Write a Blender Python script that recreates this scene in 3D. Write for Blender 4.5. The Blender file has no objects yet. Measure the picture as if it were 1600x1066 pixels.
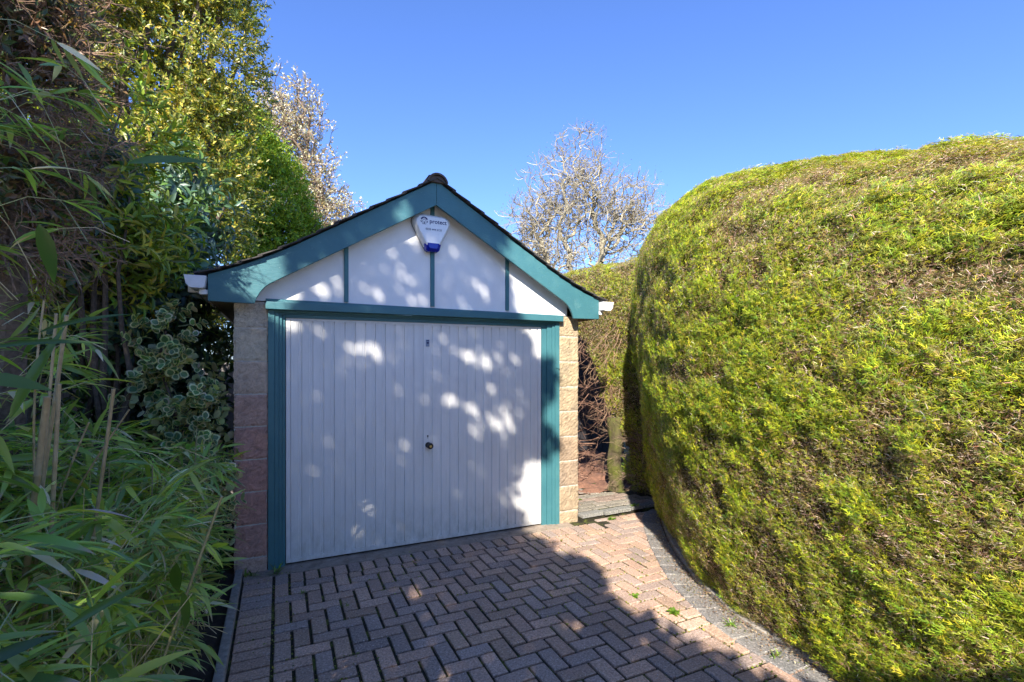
import bpy, math, random
import numpy as np
from mathutils import Vector, Matrix

R = math.radians
rnd = random.Random(7)
rng = np.random.default_rng(11)
S = bpy.context.scene
COL = S.collection

# ------------------------------------------------------------------ camera
cam_d = bpy.data.cameras.new('camera')
cam = bpy.data.objects.new('camera', cam_d)
COL.objects.link(cam)
cam.location = (0, -3.96, 1.48)
cam.rotation_euler = (R(90), 0, R(-25.3))
cam_d.sensor_width = 36
cam_d.lens = 771 / 1600 * 36
cam_d.shift_y = 36 / 1600
cam_d.clip_start = 0.02
cam_d.clip_end = 2000
S.camera = cam

# ------------------------------------------------------------------ light
AZ, EL = 33.0, 36.0           # the light travels AZ degrees right of +y and comes down at EL
LD = np.array([math.sin(R(AZ)) * math.cos(R(EL)), math.cos(R(AZ)) * math.cos(R(EL)), -math.sin(R(EL))])
W = bpy.data.worlds.new('World')
S.world = W
W.use_nodes = True
nt = W.node_tree
bg = nt.nodes['Background']
sky = nt.nodes.new('ShaderNodeTexSky')
sky.sky_type = 'NISHITA'
sky.sun_disc = False
sky.sun_elevation = R(EL)
sky.sun_rotation = R(180 + AZ)
sky.air_density = 1.0
sky.dust_density = 0.35
sky.ozone_density = 2.2
tn = nt.nodes.new('ShaderNodeMix'); tn.data_type = 'RGBA'; tn.blend_type = 'MULTIPLY'; tn.inputs[0].default_value = 1
tn.inputs[7].default_value = (.42, .54, .84, 1)
nt.links.new(sky.outputs[0], tn.inputs[6])
nt.links.new(tn.outputs[2], bg.inputs[0])
bg.inputs[1].default_value = 0.15
sd = bpy.data.lights.new('sun', 'SUN')
sd.energy = 4.7
sd.angle = R(0.53)
sd.color = (1.0, 0.93, 0.82)
sun = bpy.data.objects.new('sun', sd)
sun.rotation_euler = Vector(LD).to_track_quat('-Z', 'Y').to_euler()
sun.location = (-6, -10, 12)
COL.objects.link(sun)
S.view_settings.view_transform = 'Standard'
S.view_settings.look = 'None'
S.view_settings.exposure = 1.38
S.view_settings.gamma = 1
S.cycles.max_bounces = 8
S.cycles.diffuse_bounces = 5
S.cycles.transmission_bounces = 4
S.cycles.transparent_max_bounces = 4

# ------------------------------------------------------------------ mesh helpers
class MB:
    """collects verts and faces, builds ONE mesh object"""
    def __init__(s):
        s.v = []; s.f = []; s.c = []
    def add(s, vs, fs, col=None):
        b = len(s.v)
        s.v += [tuple(v) for v in vs]
        s.f += [tuple(i + b for i in f) for f in fs]
        s.c += [col or (1, 1, 1)] * len(vs)
    def box(s, x0, x1, y0, y1, z0, z1, bev=0.0, col=None):
        if bev <= 0:
            vs = [(x, y, z) for x in (x0, x1) for y in (y0, y1) for z in (z0, z1)]
            fs = [(0, 1, 3, 2), (4, 6, 7, 5), (0, 4, 5, 1), (2, 3, 7, 6), (0, 2, 6, 4), (1, 5, 7, 3)]
            s.add(vs, fs, col); return
        import bmesh
        bm = bmesh.new()
        bmesh.ops.create_cube(bm, size=1)
        for v in bm.verts:
            v.co = Vector(((x0 + x1) / 2 + v.co.x * (x1 - x0), (y0 + y1) / 2 + v.co.y * (y1 - y0), (z0 + z1) / 2 + v.co.z * (z1 - z0)))
        bmesh.ops.bevel(bm, geom=bm.edges[:], offset=bev, segments=2, profile=0.6, affect='EDGES')
        bm.verts.index_update()
        s.add([v.co[:] for v in bm.verts], [[v.index for v in f.verts] for f in bm.faces], col)
        bm.free()
    def prism(s, poly, y0, y1, col=None):
        """polygon in (x,z) extruded along y"""
        n = len(poly)
        vs = [(x, y0, z) for x, z in poly] + [(x, y1, z) for x, z in poly]
        fs = [tuple(range(n)), tuple(range(2 * n - 1, n - 1, -1))]
        fs += [(i, i + n, (i + 1) % n + n, (i + 1) % n) for i in range(n)]
        s.add(vs, fs, col)
    def tube(s, pts, rad, n=6, cap=True, col=None):
        pts = [Vector(p) for p in pts]
        vs = []
        prev = None
        for i, p in enumerate(pts):
            d = (pts[min(i + 1, len(pts) - 1)] - pts[max(i - 1, 0)])
            d = d.normalized() if d.length > 1e-9 else Vector((0, 0, 1))
            a = prev if prev is not None else (Vector((1, 0, 0)) if abs(d.x) < .8 else Vector((0, 1, 0)))
            a = (a - d * a.dot(d)).normalized()
            prev = a
            b = d.cross(a)
            r = rad[i] if hasattr(rad, '__len__') else rad
            for k in range(n):
                t = 2 * math.pi * k / n
                vs.append(p + a * (r * math.cos(t)) + b * (r * math.sin(t)))
        fs = []
        for i in range(len(pts) - 1):
            for k in range(n):
                fs.append((i * n + k, i * n + (k + 1) % n, (i + 1) * n + (k + 1) % n, (i + 1) * n + k))
        if cap:
            fs.append(tuple(range(n - 1, -1, -1)))
            fs.append(tuple((len(pts) - 1) * n + k for k in range(n)))
        s.add(vs, fs, col)
    def build(s, name, mat, parent=None, smooth=False, tint=False):
        me = bpy.data.meshes.new(name)
        me.from_pydata(s.v, [], s.f)
        me.materials.append(mat)
        if tint:
            a = me.color_attributes.new('tint', 'FLOAT_COLOR', 'POINT')
            c = np.ones((len(s.v), 4), dtype=np.float32); c[:, :3] = np.array(s.c)
            a.data.foreach_set('color', c.ravel())
        if smooth:
            me.polygons.foreach_set('use_smooth', [True] * len(me.polygons))
        me.update()
        import bmesh
        bm = bmesh.new(); bm.from_mesh(me)
        bmesh.ops.recalc_face_normals(bm, faces=bm.faces[:])
        bm.to_mesh(me); bm.free()
        o = bpy.data.objects.new(name, me)
        COL.objects.link(o)
        if parent: o.parent = parent
        return o

def tag(o, label=None, cat=None, group=None, kind=None):
    if label: o['label'] = label
    if cat: o['category'] = cat
    if group: o['group'] = group
    if kind: o['kind'] = kind
    return o

def empty(name, label, cat, loc=(0, 0, 0), group=None):
    o = bpy.data.objects.new(name, None)
    o.empty_display_size = .1
    COL.objects.link(o)
    o.location = loc
    tag(o, label, cat, group)
    return o

def keep(o, parent):
    """parent o (built in world space) to parent standing at its own location"""
    o.parent = parent
    o.matrix_parent_inverse = Matrix.Translation(-Vector(parent.location))
    return o

def np_mesh(name, V, F, mat, parent=None, col=None, smooth=False):
    """V (n,3), F (m,k), per-vertex colour"""
    me = bpy.data.meshes.new(name)
    F = np.asarray(F)
    m, k = F.shape
    me.vertices.add(len(V)); me.vertices.foreach_set('co', np.asarray(V, dtype=np.float32).ravel())
    me.loops.add(m * k); me.loops.foreach_set('vertex_index', F.astype(np.int32).ravel())
    me.polygons.add(m)
    me.polygons.foreach_set('loop_start', np.arange(0, m * k, k, dtype=np.int32))
    me.polygons.foreach_set('loop_total', np.full(m, k, dtype=np.int32))
    if smooth: me.polygons.foreach_set('use_smooth', np.ones(m, dtype=bool))
    me.materials.append(mat)
    if col is not None:
        a = me.color_attributes.new('tint', 'FLOAT_COLOR', 'POINT')
        c = np.ones((len(V), 4), dtype=np.float32); c[:, :3] = col
        a.data.foreach_set('color', c.ravel())
    me.update(calc_edges=True)
    o = bpy.data.objects.new(name, me)
    COL.objects.link(o)
    if parent is not None: keep(o, parent)
    return o

def unit(a):
    a = np.asarray(a, float)
    return a / np.maximum(np.linalg.norm(a, axis=-1, keepdims=True), 1e-9)

def stamp(T, TF, pos, d, nrm, size, col, width=None):
    """copies template T (x length, y width, z normal) to every pos"""
    d = unit(d)
    nrm = nrm - (nrm * d).sum(1, keepdims=True) * d
    nrm = unit(nrm + 1e-6)
    side = np.cross(nrm, d)
    n = len(pos)
    size = np.broadcast_to(np.asarray(size, float), (n,))
    width = size if width is None else np.broadcast_to(np.asarray(width, float), (n,))
    V = (pos[:, None, :] + T[None, :, 0:1] * size[:, None, None] * d[:, None, :]
         + T[None, :, 1:2] * width[:, None, None] * side[:, None, :]
         + T[None, :, 2:3] * size[:, None, None] * nrm[:, None, :])
    k = len(T)
    F = (np.asarray(TF)[None] + (np.arange(n) * k)[:, None, None]).reshape(-1, len(TF[0]))
    C = np.repeat(col, k, axis=0)
    return V.reshape(-1, 3), F, C

def join(parts):
    V = []; F = []; C = []; b = 0
    for v, f, c in parts:
        V.append(v); F.append(f + b); C.append(c); b += len(v)
    return np.concatenate(V), np.concatenate(F), np.concatenate(C)

def vnoise(P, s, seed=0):
    """cheap value noise 0..1 at points P (n,3), feature size s"""
    Q = np.asarray(P) / s + seed * 17.3 + 500
    I = np.floor(Q).astype(np.int64); f = Q - I
    f = f * f * (3 - 2 * f)
    def h(i, j, k):
        n = (i * 374761393 + j * 668265263 + k * 2147483647 + seed * 1274126177) & 0xffffffff
        n = ((n ^ (n >> 13)) * 1274126177) & 0xffffffff
        return ((n ^ (n >> 16)) & 0xffff) / 65535.0
    out = 0
    for a in (0, 1):
        for b in (0, 1):
            for c in (0, 1):
                w = (f[:, 0] if a else 1 - f[:, 0]) * (f[:, 1] if b else 1 - f[:, 1]) * (f[:, 2] if c else 1 - f[:, 2])
                out = out + w * h(I[:, 0] + a, I[:, 1] + b, I[:, 2] + c)
    return out

def palette(n, cols, probs, jit=0.18, g=rng):
    cols = np.array(cols); probs = np.array(probs, float); probs /= probs.sum()
    c = cols[g.choice(len(cols), n, p=probs)]
    return np.clip(c * (1 + g.normal(0, jit, (n, 1))) * (1 + g.normal(0, jit * .35, (n, 3))), 0.002, 1)

# leaf templates (x 0..1)
LEAF4 = np.array([[0, 0, 0], [.45, .5, .10], [1, 0, 0], [.45, -.5, .10]]); LEAF4F = [(0, 1, 2), (0, 2, 3)]
LEAF6 = np.array([[0, 0, 0], [.3, .42, .10], [.3, -.42, .10], [.3, 0, 0], [.68, .40, .06], [.68, -.40, .06], [.68, 0, -.03], [1, 0, -.14]])
LEAF6F = [(0, 3, 1), (0, 2, 3), (3, 6, 4), (3, 4, 1), (3, 2, 5), (3, 5, 6), (6, 7, 4), (6, 5, 7)]
# long curved bamboo blade
BL = []
for i, (x, w) in enumerate([(0, .05), (.10, .62), (.30, 1.0), (.52, .92), (.75, .58), (.9, .26)]):
    zc = -.26 * x * x
    BL += [[x, w * .5, zc + .022 * w], [x, 0, zc], [x, -w * .5, zc + .022 * w]]
BL.append([1.0, 0, -.27])
BL = np.array(BL)
BLF = []
for i in range(5):
    a = i * 3
    BLF += [(a, a + 1, a + 4), (a, a + 4, a + 3), (a + 1, a + 2, a + 5), (a + 1, a + 5, a + 4)]
BLF += [(15, 16, 18), (16, 17, 18)]

# ------------------------------------------------------------------ materials
def mat(name):
    m = bpy.data.materials.new(name); m.use_nodes = True
    return m, m.node_tree, m.node_tree.nodes['Principled BSDF']

def noise(t, scale, detail=6, rough=.6, vec=None, dist=0):
    n = t.nodes.new('ShaderNodeTexNoise')
    n.inputs['Scale'].default_value = scale; n.inputs['Detail'].default_value = detail
    n.inputs['Roughness'].default_value = rough; n.inputs['Distortion'].default_value = dist
    if vec is not None: t.links.new(vec, n.inputs['Vector'])
    return n.outputs['Fac']

def pos(t, scale=(1, 1, 1)):
    g = t.nodes.new('ShaderNodeNewGeometry')
    mp = t.nodes.new('ShaderNodeMapping')
    mp.inputs['Scale'].default_value = scale
    t.links.new(g.outputs['Position'], mp.inputs['Vector'])
    return mp.outputs[0]

def ramp(t, fac, stops):
    r = t.nodes.new('ShaderNodeValToRGB')
    e = r.color_ramp.elements
    e[0].position, e[0].color = stops[0][0], (*stops[0][1], 1)
    e[1].position, e[1].color = stops[-1][0], (*stops[-1][1], 1)
    for p, c in stops[1:-1]:
        k = e.new(p); k.color = (*c, 1)
    t.links.new(fac, r.inputs[0])
    return r.outputs[0]

def mix(t, fac, a, b, mode='MIX'):
    m = t.nodes.new('ShaderNodeMix'); m.data_type = 'RGBA'; m.blend_type = mode
    for s_, v in ((m.inputs[0], fac), (m.inputs[6], a), (m.inputs[7], b)):
        if isinstance(v, (int, float)): s_.default_value = v
        elif isinstance(v, tuple): s_.default_value = (*v, 1)
        else: t.links.new(v, s_)
    return m.outputs[2]

def bump(t, b, h, strength=.4, dist=.01):
    n = t.nodes.new('ShaderNodeBump')
    n.inputs['Strength'].default_value = strength; n.inputs['Distance'].default_value = dist
    t.links.new(h, n.inputs['Height']); t.links.new(n.outputs[0], b.inputs['Normal'])

G3 = lambda v: (v, v, v)
def shade_of(c, k):
    return tuple(v * k for v in c)

def leaf_mat(name, rough=.45, trans=.3, tcol=(1.6, 1.5, .5), spec=.5):
    m, t, b = mat(name)
    a = t.nodes.new('ShaderNodeAttribute'); a.attribute_name = 'tint'
    t.links.new(a.outputs['Color'], b.inputs['Base Color'])
    b.inputs['Roughness'].default_value = rough
    b.inputs['Specular IOR Level'].default_value = spec
    tr = t.nodes.new('ShaderNodeBsdfTranslucent')
    t.links.new(mix(t, 1.0, a.outputs['Color'], tcol, 'MULTIPLY'), tr.inputs['Color'])
    ms = t.nodes.new('ShaderNodeMixShader'); ms.inputs[0].default_value = trans
    t.links.new(b.outputs[0], ms.inputs[1]); t.links.new(tr.outputs[0], ms.inputs[2])
    t.links.new(ms.outputs[0], t.nodes['Material Output'].inputs['Surface'])
    return m

M_hedge = leaf_mat('hedge_leaf', .5, .32, spec=.35)
M_leaf = leaf_mat('glossy_leaf', .36, .33)
M_bamboo = leaf_mat('bamboo_leaf', .32, .38, (1.4, 1.45, .6), spec=.65)
M_petal = leaf_mat('petal', .6, .35, (1, 1, 1), .2)

def tint_mat(name, rough=.8, nscale=60, amt=.35, bstr=.3, bdist=.004):
    m, t, b = mat(name)
    a = t.nodes.new('ShaderNodeAttribute'); a.attribute_name = 'tint'
    n = noise(t, nscale, 5, .6, pos(t))
    c = mix(t, 1.0, a.outputs['Color'], ramp(t, n, [(.3, G3(1 - amt)), (.7, G3(1 + amt))]), 'MULTIPLY')
    t.links.new(c, b.inputs['Base Color'])
    b.inputs['Roughness'].default_value = rough
    bump(t, b, n, bstr, bdist)
    return m
M_bark = tint_mat('bark', .9, 45, .45, .6, .01)
M_cane = tint_mat('cane', .45, 30, .25, .1, .002)

def paint_mat():
    m, t, b = mat('teal_paint')
    p = pos(t, (1, 1, 1))
    n1 = noise(t, 3.5, 6, .65, p)
    c = ramp(t, n1, [(.25, (.034, .128, .153)), (.55, (.046, .158, .180)), (.8, (.075, .205, .218))])
    grain = noise(t, 12, 8, .7, pos(t, (1, 1, 9)), 1.2)
    c = mix(t, ramp(t, grain, [(.62, G3(0)), (.72, G3(.55))]), c, (.012, .09, .11))
    n2 = noise(t, 90, 3, .5, p)
    c = mix(t, ramp(t, n2, [(.70, G3(0)), (.75, G3(.55))]), c, (.33, .42, .40))
    t.links.new(c, b.inputs['Base Color'])
    n4 = noise(t, 7, 8, .8, p, .8)
    c = mix(t, ramp(t, n4, [(.60, G3(0)), (.70, G3(.35))]), c, (.16, .30, .29))
    n5 = noise(t, 38, 6, .8, pos(t, (1, 1, 2)))
    c = mix(t, ramp(t, n5, [(.68, G3(0)), (.71, G3(.6))]), c, (.11, .10, .07))
    t.links.new(c, b.inputs['Base Color'])
    b.inputs['Roughness'].default_value = .5
    bump(t, b, grain, .5, .004)
    return m
M_paint = paint_mat()
def paint_v():
    m, t, b = mat('teal_paint_upright')
    p = pos(t, (1, 1, 1))
    n1 = noise(t, 3.5, 6, .65, p)
    c = ramp(t, n1, [(.25, (.034, .135, .160)), (.55, (.048, .168, .188)), (.8, (.075, .215, .225))])
    grain = noise(t, 14, 8, .7, pos(t, (8, 8, .7)), 1.0)
    c = mix(t, ramp(t, grain, [(.6, G3(0)), (.72, G3(.6))]), c, (.010, .075, .10))
    t.links.new(c, b.inputs['Base Color'])
    n4 = noise(t, 7, 8, .8, p, .8)
    c = mix(t, ramp(t, n4, [(.58, G3(0)), (.70, G3(.35))]), c, (.15, .28, .27))
    t.links.new(c, b.inputs['Base Color'])
    b.inputs['Roughness'].default_value = .5
    bump(t, b, grain, .6, .004)
    return m
M_paintv = paint_v()

def simple(name, col, rough=.6, n=None, amt=.15, metal=0, bs=.15, spec=.5):
    m, t, b = mat(name)
    b.inputs['Roughness'].default_value = rough; b.inputs['Metallic'].default_value = metal
    b.inputs['Specular IOR Level'].default_value = spec
    if n:
        f = noise(t, n, 6, .65, pos(t))
        lo = tuple(c * (1 - amt) for c in col); hi = tuple(min(1, c * (1 + amt)) for c in col)
        t.links.new(ramp(t, f, [(.3, lo), (.7, hi)]), b.inputs['Base Color'])
        bump(t, b, f, bs, .004)
    else:
        b.inputs['Base Color'].default_value = (*col, 1)
    return m

def door_mat():
    m, t, b = mat('white_door_paint')
    f = noise(t, 5, 7, .7, pos(t, (3, 3, .5)))
    c = ramp(t, f, [(.3, (.66, .65, .63)), (.7, (.76, .75, .73))])
    # a little grime rising from the bottom edge: splash dirt with its own shape
    g = t.nodes.new('ShaderNodeNewGeometry'); sx = t.nodes.new('ShaderNodeSeparateXYZ')
    t.links.new(g.outputs['Position'], sx.inputs[0])
    mr = t.nodes.new('ShaderNodeMapRange'); mr.inputs[1].default_value = .40; mr.inputs[2].default_value = .02
    mr.inputs[3].default_value = 0; mr.inputs[4].default_value = 1
    t.links.new(sx.outputs[2], mr.inputs[0])
    n2 = noise(t, 20, 5, .7, pos(t, (1, 1, .5)))
    mu = t.nodes.new('ShaderNodeMath'); mu.operation = 'MULTIPLY'
    t.links.new(mr.outputs[0], mu.inputs[0]); t.links.new(ramp(t, n2, [(.35, G3(.05)), (.70, G3(.8))]), mu.inputs[1])
    c = mix(t, mu.outputs[0], c, (.42, .41, .36))
    st = noise(t, 9, 6, .8, pos(t, (6, 6, .35)))
    c = mix(t, ramp(t, st, [(.55, G3(0)), (.75, G3(.22))]), c, (.40, .39, .35))
    ch = noise(t, 24, 7, .85, pos(t))
    c = mix(t, ramp(t, ch, [(.70, G3(0)), (.73, G3(.7))]), c, (.34, .27, .20))
    n3 = noise(t, 160, 2, .5, pos(t))
    c = mix(t, ramp(t, n3, [(.72, G3(0)), (.76, G3(.4))]), c, (.45, .43, .38))
    t.links.new(c, b.inputs['Base Color'])
    b.inputs['Roughness'].default_value = .42
    bump(t, b, noise(t, 220, 3, .6, pos(t)), .08, .001)
    return m
M_door = door_mat()

def render_mat():
    m, t, b = mat('white_render')
    f = noise(t, 3, 7, .7, pos(t))
    c = ramp(t, f, [(.3, (.76, .75, .73)), (.7, (.85, .84, .82))])
    t.links.new(c, b.inputs['Base Color']); b.inputs['Roughness'].default_value = .85
    bump(t, b, noise(t, 120, 6, .7, pos(t)), .35, .004)
    return m
M_render = render_mat()

def brick_mat():
    m, t, b = mat('paver')
    a = t.nodes.new('ShaderNodeAttribute'); a.attribute_name = 'tint'
    p = pos(t)
    n1 = noise(t, 85, 6, .8, p); n2 = noise(t, 2.2, 5, .6, p); n3 = noise(t, 110, 3, .6, p); n4 = noise(t, 14, 5, .7, p)
    c = mix(t, 1.0, a.outputs['Color'], ramp(t, n1, [(.36, G3(.42)), (.5, G3(.95)), (.66, G3(1.5))]), 'MULTIPLY')
    c = mix(t, ramp(t, n2, [(.4, G3(0)), (.75, G3(.35))]), c, (.17, .13, .11))
    c = mix(t, ramp(t, n3, [(.60, G3(0)), (.66, G3(.8))]), c, (.62, .54, .48))
    c = mix(t, ramp(t, n4, [(.66, G3(0)), (.74, G3(.6))]), c, (.36, .35, .32))
    t.links.new(c, b.inputs['Base Color']); b.inputs['Roughness'].default_value = .82
    bump(t, b, n1, .5, .005)
    return m
M_brick = brick_mat()

def moss_mat():
    m, t, b = mat('mossy_joint_sand')
    p = pos(t)
    n1 = noise(t, 9, 7, .7, p); n2 = noise(t, 120, 4, .7, p)
    c = ramp(t, n1, [(.36, (.016, .012, .008)), (.52, (.03, .028, .008)), (.63, (.12, .14, .018)), (.75, (.09, .07, .03))])
    c = mix(t, 1.0, c, ramp(t, n2, [(.3, G3(.5)), (.7, G3(1.5))]), 'MULTIPLY')
    t.links.new(c, b.inputs['Base Color']); b.inputs['Roughness'].default_value = .95
    bump(t, b, n2, .8, .01)
    return m
M_moss = moss_mat()

def block_mat(name, cols, sp=(.55, .50, .42)):
    m, t, b = mat(name)
    a = t.nodes.new('ShaderNodeAttribute'); a.attribute_name = 'tint'
    p = pos(t)
    n1 = noise(t, 16, 8, .75, p, .6); n2 = noise(t, 150, 4, .7, p); n3 = noise(t, 6, 5, .6, p)
    c = mix(t, 1.0, a.outputs['Color'], ramp(t, n1, [(.28, G3(.55)), (.5, G3(1)), (.72, G3(1.3))]), 'MULTIPLY')
    c = mix(t, ramp(t, n3, [(.5, G3(0)), (.72, G3(.5))]), c, cols)
    c = mix(t, ramp(t, n2, [(.64, G3(0)), (.72, G3(.6))]), c, sp)
    t.links.new(c, b.inputs['Base Color']); b.inputs['Roughness'].default_value = .9
    bump(t, b, n1, 1.0, .022)
    return m
M_block = block_mat('stone_block', (.17, .14, .115))
M_redblock = block_mat('reddish_block', (.36, .25, .20), (.7, .62, .52))
M_mortar = simple('mortar', (.50, .45, .38), .9, 80, .2, bs=.5)
M_conc = simple('pale_concrete', (.30, .27, .23), .9, 40, .35, bs=.6)
M_thresh = block_mat('threshold_concrete', (.20, .15, .11), (.6, .56, .5))
M_slate = simple('roof_slate', (.055, .048, .045), .8, 30, .4, bs=.6)
M_ridge = simple('clay_ridge', (.09, .065, .055), .85, 40, .35, bs=.6)
M_upvc = simple('white_plastic', (.74, .75, .76), .35, 30, .06, bs=.02)
M_soffit = simple('brown_timber', (.16, .12, .07), .75, 18, .35, bs=.4)
M_soil = simple('dark_soil', (.035, .024, .016), .95, 25, .5, bs=1)
M_rsoil = simple('reddish_soil', (.20, .10, .065), .95, 30, .4, bs=1)
M_fence = simple('grey_fence_timber', (.42, .39, .38), .85, 14, .35, bs=.4)
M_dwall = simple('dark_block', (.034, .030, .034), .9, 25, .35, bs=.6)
M_black = simple('black_metal', (.008, .008, .01), .4)
M_brass = simple('brass', (.55, .42, .16), .35, None, metal=.9)
M_navy = simple('navy_ink', (.012, .018, .11), .5)
M_greyink = simple('grey_ink', (.10, .11, .16), .5)
M_blue = simple('blue_lens', (.004, .012, .28), .15)
M_grey = simple('grey_backplate', (.30, .31, .32), .5)
M_plate = simple('blue_grey_plate', (.20, .26, .36), .4)
M_bounce = simple('pale_bounce', (.62, .56, .48), .95, 60, .25, bs=.6)
M_ground = simple('far_ground', (.07, .075, .035), .95, 3, .4, bs=.5)

# ------------------------------------------------------------------ ground
g = MB(); g.add([(-400, -400, -.06), (400, -400, -.06), (400, 400, -.06), (-400, 400, -.06)], [(0, 1, 2, 3)])
tag(g.build('ground', M_ground), kind='structure')
g = MB(); g.add([(-16, -34, -.02), (14, -34, -.02), (14, -7.0, -.02), (-16, -7.0, -.02)], [(0, 1, 2, 3)])
tag(g.build('bounce_sheet', M_bounce), kind='structure')  # added out of view, pale to bounce warm sunlight onto the garage front
def bumpy(name, x0, x1, y0, y1, z, amp, m, step=.05, edge=None):
    nx = int((x1 - x0) / step) + 1; ny = int((y1 - y0) / step) + 1
    X, Y = np.meshgrid(np.linspace(x0, x1, nx), np.linspace(y0, y1, ny), indexing='ij')
    P = np.stack([X.ravel(), Y.ravel(), np.zeros(X.size)], 1)
    P[:, 2] = z + amp * (vnoise(P, .13, 3) + .5 * vnoise(P, .05, 4) - .75)
    I = np.arange(nx * ny).reshape(nx, ny)
    F = np.stack([I[:-1, :-1].ravel(), I[1:, :-1].ravel(), I[1:, 1:].ravel(), I[:-1, 1:].ravel()], 1)
    return np_mesh(name, P, F, m, smooth=True)
tag(bumpy('planting_bed', -2.6, -.275, -6, 8, 0.0, .05, M_soil), kind='structure')
tag(bumpy('side_soil', 2.60, 4.6, .55, 5.5, .06, .10, M_rsoil), kind='structure')
tag(bumpy('hedge_soil', 2.36, 5.5, -7, .5, -.045, .03, M_soil), kind='structure')

# kerb strip on the left
k = MB()
y = .02
while y > -7:
    y1 = y - .9
    k.box(-.275, -.228, y1 + .006, y, -.08, .035 + rnd.uniform(-.003, .003), .007)
    y = y1
tag(k.build('kerb', M_conc, smooth=False), kind='structure')

# border curve (inner edge, outer edge)
IN = [(3.45, -.02), (3.20, -.16), (2.854, -.62), (2.60, -1.03), (2.40, -1.40), (2.27, -1.757), (2.21, -2.02), (2.20, -2.30), (2.21, -2.6), (2.25, -3.2), (2.3, -4.0), (2.35, -7)]
def interp_curve(C, step):
    C = [Vector((*c, 0)) for c in C]
    out = []; 
    for i in range(len(C) - 1):
        p0 = C[max(i - 1, 0)]; p1 = C[i]; p2 = C[i + 1]; p3 = C[min(i + 2, len(C) - 1)]
        n = max(2, int((p2 - p1).length / .02))
        for q in range(n):
            u = q / n
            out.append(.5 * ((2 * p1) + (-p0 + p2) * u + (2 * p0 - 5 * p1 + 4 * p2 - p3) * u * u + (-p0 + 3 * p1 - 3 * p2 + p3) * u ** 3))
    out.append(C[-1])
    res = [out[0]]; acc = 0
    for a, b in zip(out, out[1:]):
        acc += (b - a).length
        if acc >= step: res.append(b); acc = 0
    return res
border = interp_curve(IN, .155)
def inx(yv):
    """x of the paving's right edge at depth y"""
    for a, b in zip(border, border[1:]):
        if (a.y - yv) * (b.y - yv) <= 0 and a.y != b.y:
            u = (yv - a.y) / (b.y - a.y); return a.x + (b.x - a.x) * u
    return 3.4 if yv > -.1 else 2.35

U = .0945; X0 = -.03; Y0 = -.295
drive = MB()
BC = [(.48, .315, .225), (.43, .295, .22), (.38, .275, .22), (.50, .32, .225), (.35, .265, .22), (.45, .295, .20)]
def brick(x0, x1, y0, y1, col=None, z=0.0, wear=1):
    c = col or rnd.choice(BC)
    j = rnd.uniform(.82, 1.2); c = tuple(v * j for v in c)
    gp = .0078; bv = .0035
    x0 += gp + rnd.uniform(-.001, .001); x1 -= gp; y0 += gp + rnd.uniform(-.001, .001); y1 -= gp
    if x1 - x0 < .02 or y1 - y0 < .02: return
    h = z + rnd.uniform(-.0022, .0022)
    cx, cy = (x0 + x1) / 2, (y0 + y1) / 2
    tx, ty, tw = rnd.gauss(0, .012), rnd.gauss(0, .012), rnd.gauss(0, .008)
    def P(x, y, zz):
        dx, dy = x - cx, y - cy
        return (cx + dx - dy * tw, cy + dy + dx * tw, zz + dx * tx + dy * ty)
    lo = [P(x0, y0, h - .03), P(x1, y0, h - .03), P(x1, y1, h - .03), P(x0, y1, h - .03)]
    m1 = [P(x0, y0, h - bv), P(x1, y0, h - bv), P(x1, y1, h - bv), P(x0, y1, h - bv)]
    t1 = [P(x0 + bv, y0 + bv, h), P(x1 - bv, y0 + bv, h), P(x1 - bv, y1 - bv, h), P(x0 + bv, y1 - bv, h)]
    fs = [(8, 9, 10, 11)]
    for i in range(4):
        q = (i + 1) % 4
        fs += [(i, q, 4 + q, 4 + i), (4 + i, 4 + q, 8 + q, 8 + i)]
    drive.add(lo + m1 + t1, fs, c)
for i in range(-4, 40):
    for j in range(-72, 4):
        m_ = (i - j + 1) % 4
        if m_ == 0: r_ = [i, i + 2, j, j + 1]
        elif m_ == 3: r_ = [i, i + 1, j, j + 2]
        else: continue
        x0, x1, y0, y1 = X0 + r_[0] * U, X0 + r_[1] * U, Y0 + r_[2] * U, Y0 + r_[3] * U
        x0 = max(x0, X0)
        top = Y0
        if x0 > 2.64: top = -.04
        y1 = min(y1, top)
        if x1 - x0 < .03 or y1 - y0 < .03: continue
        lim = inx((y0 + y1) / 2) + .10
        if x0 > lim - .02: continue
        x1 = min(x1, lim)
        brick(x0, x1, y0, y1)
yy = -.12
while yy > -7:                       # stretcher course by the kerb
    brick(-.222, X0 - .002, yy - U, yy); yy -= U
xx = X0
while xx < 2.60:                     # header course by the threshold
    brick(xx, xx + U + .002, Y0 + .002, -.125); xx += U + .002
o = drive.build('driveway', M_brick, tint=True); tag(o, kind='structure')
# border setts, each a slightly bigger concrete block
drive = MB()
for a, b in zip(border, border[1:]):
    d = (b - a).normalized(); nrm = Vector((-d.y, d.x, 0))
    if nrm.x < 0: nrm = -nrm
    w = .165
    c = rnd.choice([(.21, .20, .185), (.25, .235, .21), (.18, .175, .165)])
    gp = .006; h = .007 + rnd.uniform(-.002, .003)
    q = [a + d * gp, b - d * gp, b - d * gp + nrm * w, a + d * gp + nrm * w]
    cen = sum(q, Vector()) / 4
    lo = [v + Vector((0, 0, -.03)) for v in q]; m1 = [v + Vector((0, 0, h - .006)) for v in q]
    t1 = [v + (cen - v) * .06 + Vector((0, 0, h)) for v in q]
    fs = [(8, 9, 10, 11)]
    for i in range(4):
        p = (i + 1) % 4; fs += [(i, p, 4 + p, 4 + i), (4 + i, 4 + p, 8 + p, 8 + i)]
    drive.add([v[:] for v in lo + m1 + t1], fs, c)
tag(drive.build('border_setts', M_brick, tint=True), kind='structure')
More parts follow.
